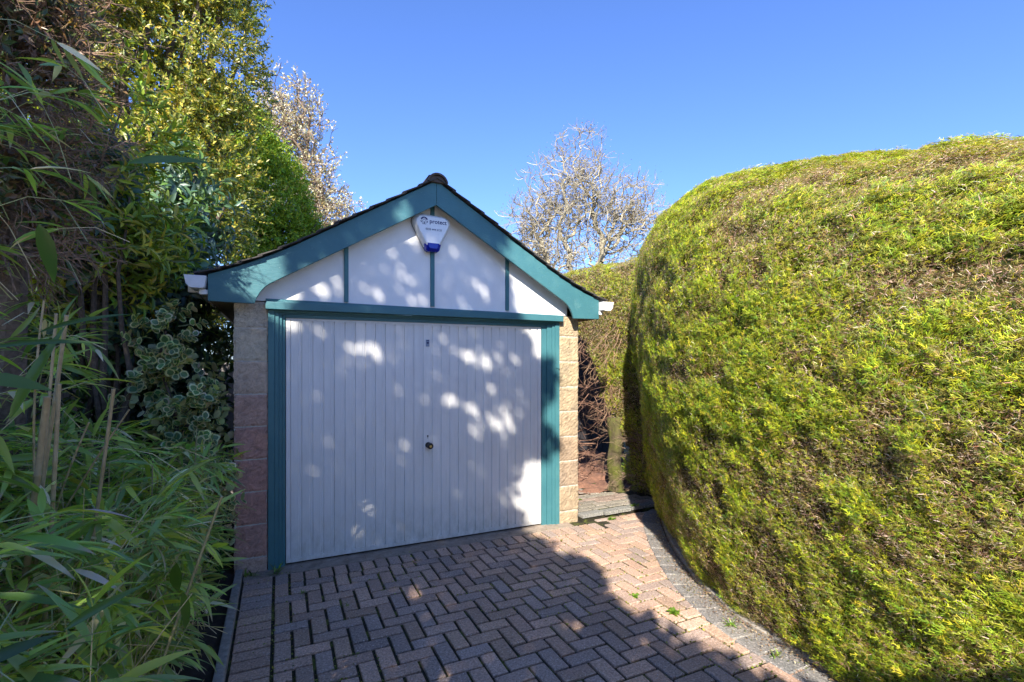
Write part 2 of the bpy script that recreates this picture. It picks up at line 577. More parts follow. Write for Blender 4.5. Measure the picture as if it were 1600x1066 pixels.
# upstand concrete edging under the hedge
e = MB(); rows = []
for i in range(len(border)):
    a = border[i]; b = border[min(i + 1, len(border) - 1)]; pv = border[max(i - 1, 0)]
    d = (b - pv).normalized(); n = Vector((-d.y, d.x, 0)); n = n if n.x > 0 else -n
    h = .030 + rnd.uniform(-.006, .010)
    i0 = a + n * .175; i1 = a + n * .225
    rows.append([(i0.x, i0.y, -.05), (i0.x, i0.y, h - .006), (i0.x + n.x * .008, i0.y + n.y * .008, h), (i1.x, i1.y, h), (i1.x, i1.y, -.05)])
vs = [v for r in rows for v in r]; fs = []
for i in range(len(rows) - 1):
    for q in range(4): fs.append((i * 5 + q, i * 5 + q + 1, (i + 1) * 5 + q + 1, (i + 1) * 5 + q))
e.add(vs, fs); tag(e.build('border_edging', M_conc), kind='structure')
# joint sand and moss just below the block faces
P = bumpy('joint_sand', -.24, 3.9, -7, .45, -.0125, .008, M_moss, .04); tag(P, kind='structure')
# threshold
th = MB(); n = 30
for i in range(n):
    x0 = -.22 + i * (2.80 / n); x1 = x0 + 2.80 / n
for (x0, x1) in ((-.222, .6), (.6, 1.5), (1.5, 2.45)):
    th.box(x0, x1 + .0005, -.122, .06, -.05, -.002 + rnd.uniform(-.001, .002), .006, (.34, .27, .21))
tag(th.build('threshold', M_thresh, tint=True), kind='structure')
# side path: raised one step
drive = MB()
ex = [(2.58, -.035), (2.83, -.072), (3.16, -.055), (3.47, -.045), (3.75, .0)]
for (ax, ay), (bx_, by_) in zip(ex, ex[1:]):
    n = max(1, round((bx_ - ax) / .2))
    for q in range(n):
        x0 = ax + (bx_ - ax) * q / n; x1 = ax + (bx_ - ax) * (q + 1) / n
        y0 = ay + (by_ - ay) * (q + .5) / n
        brick(x0, x1, y0, y0 + .11, rnd.choice([(.20, .20, .18), (.24, .23, .20)]), .058)
yy = .075
r_ = 0
while yy < 1.0:
    xx = 2.60 - (.09 if r_ % 2 else 0)
    xe = 3.62 - max(0, yy - .2) * .9
    while xx < xe:
        brick(max(xx, 2.6), min(xx + 2 * U, xe), yy, yy + U, rnd.choice([(.27, .20, .16), (.24, .21, .17), (.22, .2, .16)]), .055)
        xx += 2 * U
    yy += U; r_ += 1
tag(drive.build('side_path', M_brick, tint=True), kind='structure')
sp = MB(); sp.box(2.59, 3.72, -.03, 1.0, -.05, .046); tag(sp.build('side_path_base', M_moss), kind='structure')

# ------------------------------------------------------------------ garage
GX = 1.145
GL = 4.7
gar = empty('garage', 'small detached garage with teal bargeboards, white rendered gable and ribbed up-and-over door', 'garage', (GX, 0, 0))
def part(mb, name, m, parent=None, label=None, **kw):
    o = mb.build(name, m, **kw)
    p = parent or gar
    if p.type == 'EMPTY': keep(o, p)
    else:
        o.parent = p
        o.matrix_parent_inverse = Matrix.Translation(-Vector(gar.location))
        o.matrix_parent_inverse = (p.matrix_parent_inverse).inverted() @ Matrix.Identity(4) if False else Matrix.Identity(4)
    if label: o['label'] = label
    return o
# piers of rock faced blocks; every course is a rough block
def rough_block(mb, x0, x1, y0, y1, z0, z1, col, rough=.006):
    """front face is gridded and rough, the other faces plain"""
    nx, nz = 14, 14
    vs = []; 
    for i in range(nx + 1):
        for j in range(nz + 1):
            u, v = i / nx, j / nz
            e = min(u, 1 - u, v, 1 - v)
            dy = -rough * (1.0 if e > .05 else -.3) + rnd.uniform(-rough, rough) * .8
            jx = rnd.uniform(-.004, .004) if i in (0, nx) else 0
            vs.append((x0 + (x1 - x0) * u + jx, y0 + dy, z0 + (z1 - z0) * v))
    I = lambda i, j: i * (nz + 1) + j
    fs = [(I(i, j), I(i + 1, j), I(i + 1, j + 1), I(i, j + 1)) for i in range(nx) for j in range(nz)]
    b = len(vs)
    # side strips going back
    ring = [I(i, 0) for i in range(nx + 1)] + [I(nx, j) for j in range(1, nz + 1)] + [I(i, nz) for i in range(nx - 1, -1, -1)] + [I(0, j) for j in range(nz - 1, 0, -1)]
    back = []
    for r in ring:
        x, _, z = vs[r]; back.append((x, y1, z))
    vs += back
    n = len(ring)
    fs += [(ring[i], ring[(i + 1) % n], b + (i + 1) % n, b + i) for i in range(n)]
    mb.add(vs, fs, col)
def pier(x0, x1, cols, bm_):
    mb = MB(); mo = MB()
    zs = [-.06, .10, .335, .57, .80, 1.035, 1.265, 1.50, 1.735, 1.925]
    for i, (a, b) in enumerate(zip(zs, zs[1:])):
        rough_block(mb, x0 + rnd.uniform(-.004, .004), x1 + rnd.uniform(-.004, .004), .004, .22, a + .0045, b - .0045, cols[min(i, len(cols) - 1)], .0036)
    mo.box(x0 + .004, x1 - .004, .006, .218, -.06, 1.925)
    o = part(mb, 'pier', bm_, tint=True)
    m_ = part(mo, 'mortar', M_mortar); m_.parent = o; m_.matrix_parent_inverse = o.matrix_parent_inverse.inverted() @ Matrix.Translation((-GX, 0, 0)) @ Matrix.Identity(4)
    m_.matrix_parent_inverse = Matrix.Identity(4)
    return o
red = [(.52, .36, .28), (.50, .28, .22), (.50, .265, .205), (.51, .27, .21), (.52, .29, .225), (.54, .34, .26), (.56, .42, .31), (.58, .49, .36), (.58, .50, .385)]
buf = [(.40, .30, .19), (.37, .28, .18), (.34, .25, .17), (.36, .26, .17), (.40, .30, .19), (.42, .32, .20), (.45, .35, .21), (.46, .36, .22), (.44, .34, .21)]
pl = pier(-.286, -.072, red, M_redblock); pl['label'] = 'block pier with dark reddish stained blocks'
pr_ = pier(2.357, 2.568, buf, M_block); pr_['label'] = 'block pier of pale buff blocks'

# side and rear walls, block coursing modelled
def side_wall(x0, x1):
    mb = MB(); zs = [-.05 + .235 * i for i in range(9)]
    for r, z in enumerate(zs):
        y = .226 - (.22 if r % 2 else 0)
        while y < GL:
            mb.box(x0, x1, max(y, .226) + .003, min(y + .44, GL) - .003, z + .003, min(z + .235, 1.93) - .003, 0, shade_of((.27, .2, .15), rnd.uniform(.85, 1.15)))
            y += .44
    return part(mb, 'side_wall', M_block, tint=True)
side_wall(-.286, -.10); side_wall(2.38, 2.566)
rw = MB(); rw.box(-.28, 2.56, GL + .002, GL + .1, -.05, 1.93); rw.prism([(-.28, 1.935), (2.56, 1.935), (GX, 2.80)], GL + .002, GL + .1)
part(rw, 'rear_wall', M_mortar)
# gable render
def roofz(dx, off=0.0):
    """height of the bargeboard's top edge, dx from the ridge"""
    dx = abs(dx)
    z = 2.952 - .600 * dx if dx < 1.0 else 2.352 - .600 * (dx - 1) + .11 * (dx - 1) ** 2 * 2.0
    return z + off
gb = MB()
xs = np.linspace(-1.30, 1.30, 41)
poly = [(GX - 1.30, 1.934), (GX + 1.30, 1.934)] + [(GX + x, roofz(x) - .08) for x in xs[::-1]]
gb.prism(poly, .004, .08)
part(gb, 'rendered_gable', M_render)
# timber battens
for x, w, zt in ((GX, .034, 2.80), (.467, .032, 2.45), (1.823, .032, 2.45)):
    b_ = MB(); b_.box(x - w / 2, x + w / 2, -.012, .012, 1.953, zt, .003)
    part(b_, 'gable_batten', M_paintv)
# bargeboards with a curved heel
def child_(o, p):
    o.parent = p; o.matrix_parent_inverse = Matrix.Identity(4)
    return o
def barge(sg):
    top = [(1.572 * u, roofz(1.572 * u)) for u in np.linspace(0, 1, 25)]
    low = []
    for dx in np.linspace(0, 1.17, 18):
        zz = 2.757 - .5945 * dx
        low.append((dx, zz))
    c0 = low[-1]
    low += [(1.20, 2.043), (1.235, 2.014), (1.262, 1.978), (1.283, 1.938), (1.296, 1.897)]
    low += [(1.572, 1.902)]
    pol = [(GX + sg * x, z) for x, z in top] + [(GX + sg * x, z) for x, z in low[::-1]]
    if sg < 0: pol = pol[::-1]
    pol = [(x - sg * (-.0008), z) for x, z in pol]
    mb = MB(); mb.prism(pol, -.12, -.096)
    o = part(mb, 'bargeboard', M_paint)
    bv = o.modifiers.new('bevel', 'BEVEL'); bv.width = .003; bv.segments = 2; bv.limit_method = 'ANGLE'
    return o
for sg in (-1, 1):
    bb_ = barge(sg)
    for dx in (.10, .52, .94, 1.36):
        for k_ in (.06, .16):
            x = GX + sg * dx; z = roofz(dx) - k_
            mb = MB(); mb.tube([(x, -.1195, z), (x, -.1218, z)], .0042, 8)
            child_(part(mb, 'nail_head', M_paint), bb_)
# verge soffit behind the boards, so the overhang is closed
for sg in (-1, 1):
    mb = MB()
    p0 = [(GX + sg * x, roofz(x) - .045) for x in np.linspace(0, 1.56, 16)]
    p1 = [(GX + sg * x, roofz(x) - .030) for x in np.linspace(0, 1.56, 16)]
    pol = p0 + p1[::-1]
    mb.prism(pol, -.0955, .1)
    part(mb, 'verge_soffit', M_soffit)
# roof slopes: overlapping slates with ragged verge, one mesh per slope
def slope(sg):
    mb = MB(); L = 1.62; rows = 13; cl = L / rows
    y_ = -.155
    for r in range(rows):
        xa = r * cl; xb = xa + cl + .03
        y = -.158 + rnd.uniform(-.006, .006); 
        while y < GL + .05:
            w = .16 + rnd.uniform(-.004, .004)
            if y < 0: lift = rnd.uniform(0, .004)
            else: lift = rnd.uniform(0, .002)
            z0 = roofz(xa) + .006 + lift; z1 = roofz(xb) + .016 + lift
            p = [(GX + sg * xa, z0), (GX + sg * xb, z1), (GX + sg * xb, z1 + .011), (GX + sg * xa, z0 + .006)]
            if sg < 0: p = p[::-1]
            mb.prism(p, y, y + w - .004)
            y += w
    return part(mb, 'roof_slope', M_slate)
slope(-1); slope(1)
# roof deck (underlay) keeps daylight out
for sg in (-1, 1):
    mb = MB(); pol = [(GX + sg * x, roofz(x) - .02) for x in np.linspace(0, 1.56, 16)] + [(GX + sg * x, roofz(x) + .004) for x in np.linspace(1.56, 0, 16)]
    mb.prism(pol, -.0955, GL); part(mb, 'roof_deck', M_soffit)
# ridge tiles: half round
y = -.165
while y < GL:
    mb = MB(); n = 10; vs = []
    for q, (r0, yy) in enumerate(((.086, y), (.086, y + .33), (.072, y), (.072, y + .33))):
        for i in range(n + 1):
            a = math.pi * (i / n) * .9 + math.pi * .05
            vs.append((GX + r0 * math.cos(a), yy, 2.915 + r0 * math.sin(a)))
    m_ = n + 1; fs = []
    for i in range(n):
        fs += [(i, i + 1, m_ + i + 1, m_ + i), (2 * m_ + i, 3 * m_ + i, 3 * m_ + i + 1, 2 * m_ + i + 1), (i, 2 * m_ + i, 2 * m_ + i + 1, i + 1), (m_ + i, m_ + i + 1, 3 * m_ + i + 1, 3 * m_ + i)]
    mb.add(vs, fs)
    if y < 0:
        mb.box(GX - .07, GX + .07, y + .02, y + .3, 2.93, 2.985, .01)
    part(mb, 'ridge_tile', M_ridge, smooth=False)
    y += .335
# eaves soffit + fascia + gutter
for sg in (-1, 1):
    xa = GX + sg * 1.42; xb = GX + sg * 1.545
    mb = MB(); mb.box(min(xa, xb), max(xa, xb), -.0955, GL, 1.905, 1.92)
    mb.box(min(xb, xb + sg * .018), max(xb, xb + sg * .018), -.0955, GL, 1.90, 2.055)
    part(mb, 'eaves_soffit', M_soffit)
    mb = MB(); xi = GX + sg * 1.575; w = .125
    prof = [(0, .075), (.012, .0), (.03, -.006), (w - .035, -.006), (w - .01, .02), (w, .075)]
    inner = [(w - .006, .075), (w - .016, .024), (w - .038, .0), (.032, .0), (.016, .006), (.006, .075)]
    pol = [(xi + sg * a, 1.985 + b) for a, b in prof + inner]
    if sg < 0: pol = pol[::-1]
    mb.prism(pol, -.17, GL)
    endp = [(xi + sg * a, 1.985 + b) for a, b in prof]
    if sg < 0: endp = endp[::-1]
    mb.prism(endp, -.176, -.168)
    g_ = part(mb, 'gutter', M_upvc)
    mb = MB(); mb.box(min(xi, xi + sg * .05), max(xi, xi + sg * .05), -.11, -.06, 1.945, 1.978, .004)
    part(mb, 'gutter_bracket', M_upvc); mb = MB()
    mb.box(min(xi - sg * .004, xi + sg * (w + .006)), max(xi - sg * .004, xi + sg * (w + .006)), .03, .06, 1.972, 2.055, .004)
    part(mb, 'gutter_bracket', M_upvc)
# lintel trim and frame
mb = MB(); mb.box(-.085, 2.372, -.055, .01, 1.872, 1.925, .004)
mb.prism([(-.085, 1.926), (2.372, 1.926), (2.372, 1.932), (-.085, 1.950)], -.012, .004)
part(mb, 'lintel_board', M_paint)
def frame_member(name, boxes):
    mb = MB()
    for b in boxes: mb.box(*b, .002)
    return part(mb, name, M_paintv if name != 'frame_head' else M_paint)
H = 1.83
frame_member('frame_jamb', [(-.070, -.028, -.010, .06, -.03, 1.871), (-.0275, .000, .000, .06, -.03, 1.855), (.0005, .022, .012, .06, -.03, 1.845), (.0225, .044, .026, .06, -.03, H)])
frame_member('frame_jamb', [(2.312, 2.355, -.010, .06, -.02, 1.871), (2.284, 2.3115, .000, .06, -.02, 1.855), (2.236, 2.2835, .012, .06, -.02, 1.845), (2.187, 2.2355, .026, .06, -.02, H)])
frame_member('frame_head', [(-.0695, 2.3545, .001, .06, 1.8555, 1.8715), (.001, 2.2835, .013, .06, 1.8455, 1.855), (.023, 2.235, .027, .06, 1.8275, 1.845), (.0445, 2.1865, .022, .0265, 1.819, 1.845)])
hinge = MB(); hinge.box(2.315, 2.352, -.016, -.010, 1.44, 1.50, .002); hinge.tube([(2.344, -.018, 1.435), (2.344, -.018, 1.475)], .006, 8)
part(hinge, 'hasp', M_paintv)
# up-and-over door: ribbed pressed steel
DY = .034
dx0, dx1, dz0, dz1 = .048, 2.183, .012, 1.824
fr = .030
mb = MB()
mb.box(dx0, dx1, DY + .012, DY + .03, dz0, dz1)
mb.box(dx0, dx0 + fr, DY - .002, DY + .02, dz0, dz1, .003)
mb.box(dx1 - fr, dx1, DY - .002, DY + .02, dz0, dz1, .003)
mb.box(dx0 + fr, dx1 - fr, DY - .002, DY + .02, dz0, dz0 + .028, .003)
mb.box(dx0 + fr, dx1 - fr, DY - .002, DY + .02, dz1 - .022, dz1, .003)
door = part(mb, 'garage_door', M_door)
mb = MB(); N = 27; xa = dx0 + fr; pit = (dx1 - dx0 - 2 * fr) / N
za, zb = dz0 + .028, dz1 - .022
for i in range(N):
    x0 = xa + i * pit
    pr = [(0, .0115), (.003, .001), (pit * .70, .001), (pit * .74, .005), (pit - .009, .005), (pit - .006, .0115), (pit, .0115)]
    vs = []; 
    for a, b in pr: vs += [(x0 + a, DY + b, za), (x0 + a, DY + b, zb)]
    mb.add(vs, [(2 * q, 2 * q + 2, 2 * q + 3, 2 * q + 1) for q in range(len(pr) - 1)])
    # pressed ends of the rib
def child(o, p):
    o.parent = p; o.matrix_parent_inverse = Matrix.Identity(4)
    return o
for i in range(N):
    x0 = xa + i * pit
    mb.box(x0 + .003, x0 + pit - .009, DY - .001, DY + .009, za + .0002, za + .010, 0)
    mb.box(x0 + .003, x0 + pit - .009, DY - .001, DY + .009, zb - .008, zb - .0002, 0)
rb = child(part(mb, 'ribbed_panel', M_door), door)

hx = 1.118
mb = MB(); HZ = .79
mb.tube([(hx, DY, .81), (hx, DY - .012, .81), (hx, DY - .014, .81)], [.024, .024, .012], 20)
mb.tube([(hx + .004, DY - .012, .808), (hx + .008, DY - .04, .806)], [.012, .014], 14)
mb.tube([(hx + .008, DY - .036, .806), (hx + .008, DY - .05, .805), (hx + .008, DY - .053, .805)], [.026, .024, .016], 20)
hd = child(part(mb, 'door_handle', M_black, smooth=False), door)
mb = MB(); mb.tube([(hx + .008, DY - .052, .805), (hx + .008, DY - .057, .805)], .010, 12)
child(part(mb, 'lock_barrel', M_brass), hd)
hd_children = [c for c in hd.children]
mb = MB(); mb.tube([(hx - .002, DY + .002, .884), (hx - .002, DY - .002, .884)], .007, 12); mb.prism([(hx - .005, .882), (hx - .003, .864), (hx - .001, .864), (hx + .001, .882)], DY - .002, DY + .002)
child(part(mb, 'keyhole', M_black), door)
mb = MB(); mb.box(1.100, 1.130, DY - .004, DY + .002, 1.625, 1.682, .002); child(part(mb, 'door_plate', M_plate), door)
mb = MB(); mb.tube([(1.115, DY - .003, 1.655), (1.115, DY - .006, 1.655)], .009, 12); mb.box(1.104, 1.126, DY - .0055, DY - .0038, 1.672, 1.677)
child(part(mb, 'plate_mark', M_navy), door)

# ------------------------------------------------------------------ alarm box
AX, AZb = 1.122, 2.36
al = empty('alarm_box', 'white triangular burglar alarm box with blue lens under the gable apex', 'alarm', (AX, -.012, 2.53))
def alarm_shape(sc, y, cx=1.124, cz=2.545):
    P = [(.972, 2.655), (1.00, 2.690), (1.04, 2.697), (1.235, 2.690), (1.275, 2.672), (1.287, 2.635), (1.275, 2.595), (1.192, 2.43), (1.172, 2.405), (1.09, 2.405), (1.067, 2.43), (.982, 2.59), (.969, 2.625)]
    return [(cx + (x - cx) * sc, y, cz + (z - cz) * sc) for x, z in P]
mb = MB(); rings = [alarm_shape(1.0, -.012), alarm_shape(1.0, -.035), alarm_shape(.96, -.055), alarm_shape(.84, -.078), alarm_shape(.80, -.080)]
n = 13; vs = [v for r in rings for v in r]; fs = []
for q in range(4):
    for i in range(n): fs.append((q * n + i, q * n + (i + 1) % n, (q + 1) * n + (i + 1) % n, (q + 1) * n + i))
fs.append(tuple(4 * n + i for i in range(n))); fs.append(tuple(range(n)))
mb.add(vs, fs)
keep(mb.build('cover', M_upvc), al)
mb = MB(); a0 = alarm_shape(1.04, -.0125); a1 = alarm_shape(1.04, -.004)
mb.add(a0 + a1, [tuple(range(n)), tuple(range(2 * n - 1, n - 1, -1))] + [(i, i + n, (i + 1) % n + n, (i + 1) % n) for i in range(n)])
keep(mb.build('backplate', M_grey), al)
mb = MB()
lz = [(1.060, 2.452), (1.200, 2.452), (1.186, 2.405), (1.172, 2.392), (1.090, 2.392), (1.074, 2.405)]
lf = [(1.088, 2.457), (1.174, 2.457), (1.166, 2.424), (1.158, 2.414), (1.102, 2.414), (1.094, 2.424)]
mb.add([(x, -.014, z) for x, z in lz] + [(x, -.062, z) for x, z in lz] + [(x, -.086, z) for x, z in lf],
       [(0, 1, 2, 3, 4, 5)] + [(i, (i + 1) % 6, 6 + (i + 1) % 6, 6 + i) for i in range(6)] + [(6 + i, 6 + (i + 1) % 6, 12 + (i + 1) % 6, 12 + i) for i in range(6)] + [(12, 13, 14, 15, 16, 17)])
keep(mb.build('strobe_lens', M_blue), al)
def text(body, size, x, z, name, m, parent, y=-.0806, sx=1.0, bold=.0):
    cu = bpy.data.curves.new(name, 'FONT'); cu.body = body; cu.size = size; cu.extrude = .0006; cu.offset = bold
    cu.align_x = 'CENTER'
    tmp = bpy.data.objects.new('tmp', cu); COL.objects.link(tmp)
    bpy.context.view_layer.update()
    dg = bpy.context.evaluated_depsgraph_get()
    me = bpy.data.meshes.new_from_object(tmp.evaluated_get(dg))
    bpy.data.objects.remove(tmp)
    me.transform(Matrix.Translation((x, y, z)) @ Matrix.Rotation(R(90), 4, 'X') @ Matrix.Diagonal((sx, 1, 1, 1)))
    me.materials.clear(); me.materials.append(m)
    o = bpy.data.objects.new(name, me); COL.objects.link(o); keep(o, parent)
    return o
text('protect', .047, 1.170, 2.617, 'lettering', M_navy, al, bold=.0008)
text('0333 444 2121', .0225, 1.135, 2.560, 'phone_number', M_greyink, al, bold=.0005)
mb = MB()   # ring logo with a little house
def arc(a0, a1, r0, r1, cx=1.055, cz=2.632):
    q = 12; vs = []
    for i in range(q + 1):
        a = R(a0 + (a1 - a0) * i / q)
        for r in (r0, r1):
            vs.append((cx + r * math.cos(a), -.0812, cz + r * math.sin(a)))
    mb.add(vs, [(2 * i, 2 * i + 1, 2 * i + 3, 2 * i + 2) for i in range(q)])
arc(20, 160, .022, .031); arc(-35, -5, .023, .030); arc(185, 215, .023, .030)
for a, b in (((1.030, 2.634), (1.055, 2.656)), ((1.055, 2.656), (1.080, 2.634))):
    mb.add([(a[0], -.0814, a[1]), (b[0], -.0814, b[1]), (b[0], -.0814, b[1] + .006), (a[0], -.0814, a[1] + .006)], [(0, 1, 2, 3)])
keep(mb.build('ring_logo', M_navy), al)
mb = MB()
H_ = [(1.041, 2.604), (1.069, 2.604), (1.069, 2.632), (1.055, 2.646), (1.041, 2.632)]
for i in range(5):
    a, b = Vector((*H_[i], 0)), Vector((*H_[(i + 1) % 5], 0)); d = (b - a).normalized(); nn = Vector((-d.y, d.x, 0)) * .0016
    q = [a - nn, b - nn, b + nn, a + nn]
    mb.add([(v.x, -.0812, v.y) for v in q], [(0, 1, 2, 3)])
mb.add([(x, -.0812, z) for x, z in ((1.050, 2.606), (1.060, 2.606), (1.060, 2.624), (1.050, 2.624))], [(0, 1, 2, 3)])
keep(mb.build('house_logo', M_greyink), al)

# ------------------------------------------------------------------ big clipped hedge
HB = [(6.2, .55), (5.2, .52), (4.3, .34), (3.70, 0.02), (3.26, -.46), (2.92, -1.0), (2.68, -1.42), (2.52, -1.80), (2.43, -2.20), (2.37, -2.65), (2.35, -3.2), (2.37, -3.9), (2.42, -4.8), (2.42, -6.0)]
def hedge_profile(h):
    # (height, outward offset)
    return [(.005, -.01), (.10, .065), (.35, .135), (.75, .20), (1.2, .26), (1.6, .30), (1.95, .32), (2.25, .31), (2.5, .27), (2.7, .20), (2.88, .08), (3.02, -.08), (3.12, -.30), (3.19, -.6), (3.24, -1.0), (3.27, -1.7), (3.28, -2.3)]
def hedge_surface(HB, prof, su=.03, sv=.03, zs=None):
    cu = interp_curve(HB, su)
    P2 = np.array([[c.x, c.y] for c in cu])
    T = np.gradient(P2, axis=0)
    for _ in range(20): T[1:-1] = (T[:-2] + T[1:-1] + T[2:]) / 3
    T /= np.linalg.norm(T, axis=1, keepdims=True)
    N = np.stack([T[:, 1], -T[:, 0]], 1)       # pointing to the drive
    pr = np.array(prof); seg = np.r_[0, np.cumsum(np.hypot(*np.diff(pr, axis=0).T))]
    s = np.arange(0, seg[-1], sv)
    z = np.interp(s, seg, pr[:, 0]); off = np.interp(s, seg, pr[:, 1])
    P = np.zeros((len(cu), len(s), 3))
    P[..., 0] = P2[:, None, 0] + N[:, None, 0] * off[None]
    P[..., 1] = P2[:, None, 1] + N[:, None, 1] * off[None]
    P[..., 2] = z[None] * (zs(P2)[:, None] if zs else 1)
    return P
def grid_mesh_arrays(P):
    a, b, _ = P.shape
    I = np.arange(a * b).reshape(a, b)
    F = np.stack([I[:-1, :-1].ravel(), I[1:, :-1].ravel(), I[1:, 1:].ravel(), I[:-1, 1:].ravel()], 1)
    return P.reshape(-1, 3), F
def surf_normals(P):
    du = np.gradient(P, axis=0); dv = np.gradient(P, axis=1)
    return unit(np.cross(du, dv))

# spray of a clipped conifer: stem with short scale-leaf fingers
def spray_template(n=5, seed=1):
    g_ = np.random.default_rng(seed); V = []; F = []
    def blade(a, b, w, z0, z1):
        a = np.array(a); b = np.array(b); d = b - a; d = d / np.linalg.norm(d); s_ = np.array([-d[1], d[0]]) * w
        k = len(V); mdl = (a + b) * .5
        V.extend([[*a, z0], [*(mdl + s_), (z0 + z1) / 2 + .02], [*b, z1], [*(mdl - s_), (z0 + z1) / 2 - .01]])
        F.extend([(k, k + 1, k + 2), (k, k + 2, k + 3)])
    blade((0, 0), (1.0, g_.uniform(-.08, .08)), .04, 0, -.10)
    for i in range(n):
        t = .18 + .62 * i / (n - 1); L = (.52 - .34 * t) * g_.uniform(.8, 1.25)
        for s_ in (-1, 1):
            a = R(g_.uniform(32, 50)) * s_
            blade((t, 0), (t + L * math.cos(a), L * math.sin(a)), .036, -.06 * t, -.06 * t - g_.uniform(.0, .12))
    return np.array(V), F
SPR = [spray_template(2, q) for q in range(4)]

DEAD = [(2.42, -1.75, .22, .16), (2.34, -2.05, .12, .16), (2.5, -1.5, .85, .12), (2.15, -2.3, .25, .06), (2.13, -2.55, .9, .10), (3.45, 1.0, 1.9, .35), (3.45, .6, 1.7, .2), (2.15, -2.5, 1.5, .12), (2.6, -1.6, 2.4, .25), (2.4, -2.3, 2.5, .2)]
def hedge_cover(P, N, dens, mb_name, parent, size=(.035, .07), seedn=0, cull=None, dead_bias=0.0, droop=0.25, fringe=True):
    """scatter clipped sprays on a gridded surface"""
    a, b, _ = P.shape
    area = np.linalg.norm(np.cross(P[1:, :-1] - P[:-1, :-1], P[:-1, 1:] - P[:-1, :-1]), axis=2)
    p = area.ravel(); tot = p.sum(); n = int(tot * dens)
    g_ = np.random.default_rng(100 + seedn)
    idx = g_.choice(len(p), n, p=p / tot)
    i, j = idx // (b - 1), idx % (b - 1)
    u, v = g_.random((2, n, 1))
    Q = P[i, j] * (1 - u) * (1 - v) + P[i + 1, j] * u * (1 - v) + P[i, j + 1] * (1 - u) * v + P[i + 1, j + 1] * u * v
    NN = N[i, j]
    if cull is not None:
        kq = cull(Q, NN); Q = Q[kq]; NN = NN[kq]; n = len(Q)
    big = .6 * vnoise(Q * [1, 1, 1.9], .33, 5 + seedn) + .4 * vnoise(Q * [1, 1, 1.6], .16, 15 + seedn); mid = vnoise(Q, .12, 6 + seedn); sm = vnoise(Q, .05, 7 + seedn)
    depth = (mid - .5) * .045 + (sm - .5) * .05 + (big - .5) * .02
    Q = Q + NN * (depth + g_.uniform(-.030, .012, n))[:, None]
    # classes: green tips, olive old leaf, brown clipped twig, straw
    green = np.clip(.60 + (big - .5) * 1.7 + (mid - .5) * .8 - dead_bias, .06, .97)
    for (dx_, dy_, dz_, dr_) in DEAD:
        green = green - .75 * np.clip(1.25 - np.linalg.norm(Q - np.array([dx_, dy_, dz_]), axis=1) / dr_, 0, 1)
    green = np.clip(green, .03, .95)
    r = g_.random(n)
    cls_g = r < green * .74
    cls_o = (~cls_g) & (r < green * .74 + .24)
    C = palette(n, [(.46, .31, .19), (.78, .60, .46), (.24, .14, .09), (.46, .22, .13)], [4, 2.4, 2.6, .5], .25, g_)
    C[cls_o] = palette(n, [(.26, .25, .045), (.16, .18, .035), (.36, .29, .07)], [3, 2, 2], .22, g_)[cls_o]
    yel = vnoise(Q, .5, 9 + seedn)
    cg = palette(n, [(.36, .43, .026), (.22, .32, .024), (.55, .53, .035), (.09, .17, .025)], [4, 3, 2.2, 1.4], .2, g_)
    cg = cg * (0.8 + .45 * yel[:, None])
    C[cls_g] = cg[cls_g]
    tang = unit(np.cross(NN, np.array([0, 0, 1.0]) + g_.normal(0, .05, (n, 3))))
    up = np.cross(tang, NN)
    up[up[:, 2] < 0] *= -1
    ang = g_.normal(.5, .9, n)
    dr = unit(np.cos(ang)[:, None] * tang * np.where(g_.random(n) < .75, 1, -1)[:, None] + np.sin(ang)[:, None] * up)
    out = g_.uniform(.02, .55, n)
    dr = unit(dr + NN * out[:, None] + np.array([0, 0, -droop]) * g_.random(n)[:, None])
    nr = unit(NN * 1.15 + g_.normal(0, .42, (n, 3)) + np.array([0, 0, .15]))
    sz = g_.uniform(*size, n) * (0.75 + .6 * (green))
    parts = []
    cls = np.where(cls_g | cls_o, g_.integers(0, 4, n), 4)
    for q in range(4):
        m_ = cls == q
        parts.append(stamp(*SPR[q], Q[m_], dr[m_], nr[m_], sz[m_], C[m_]))
    # clipped twigs
    T = np.array([[0, .05, 0], [0, -.05, 0], [.55, .035, .04], [.55, -.035, .04], [1, .02, .0], [.5, .0, 0], [.78, .15, .05], [.56, .02, 0]])
    TF = [(0, 1, 3), (0, 3, 2), (2, 3, 4), (5, 6, 7)]
    m_ = cls == 4
    parts.append(stamp(T, TF, Q[m_], dr[m_], nr[m_], sz[m_] * .62, C[m_], sz[m_] * .8))
    m_ = m_ & (g_.random(n) < .6)
    parts.append(stamp(*SPR[0], Q[m_], dr[m_] * -1 + NN[m_] * .8, nr[m_], sz[m_] * .6, C[m_] * .8))
    V, F, Cc = join(parts)
    return np_mesh(mb_name, V, F, M_hedge, parent, Cc)

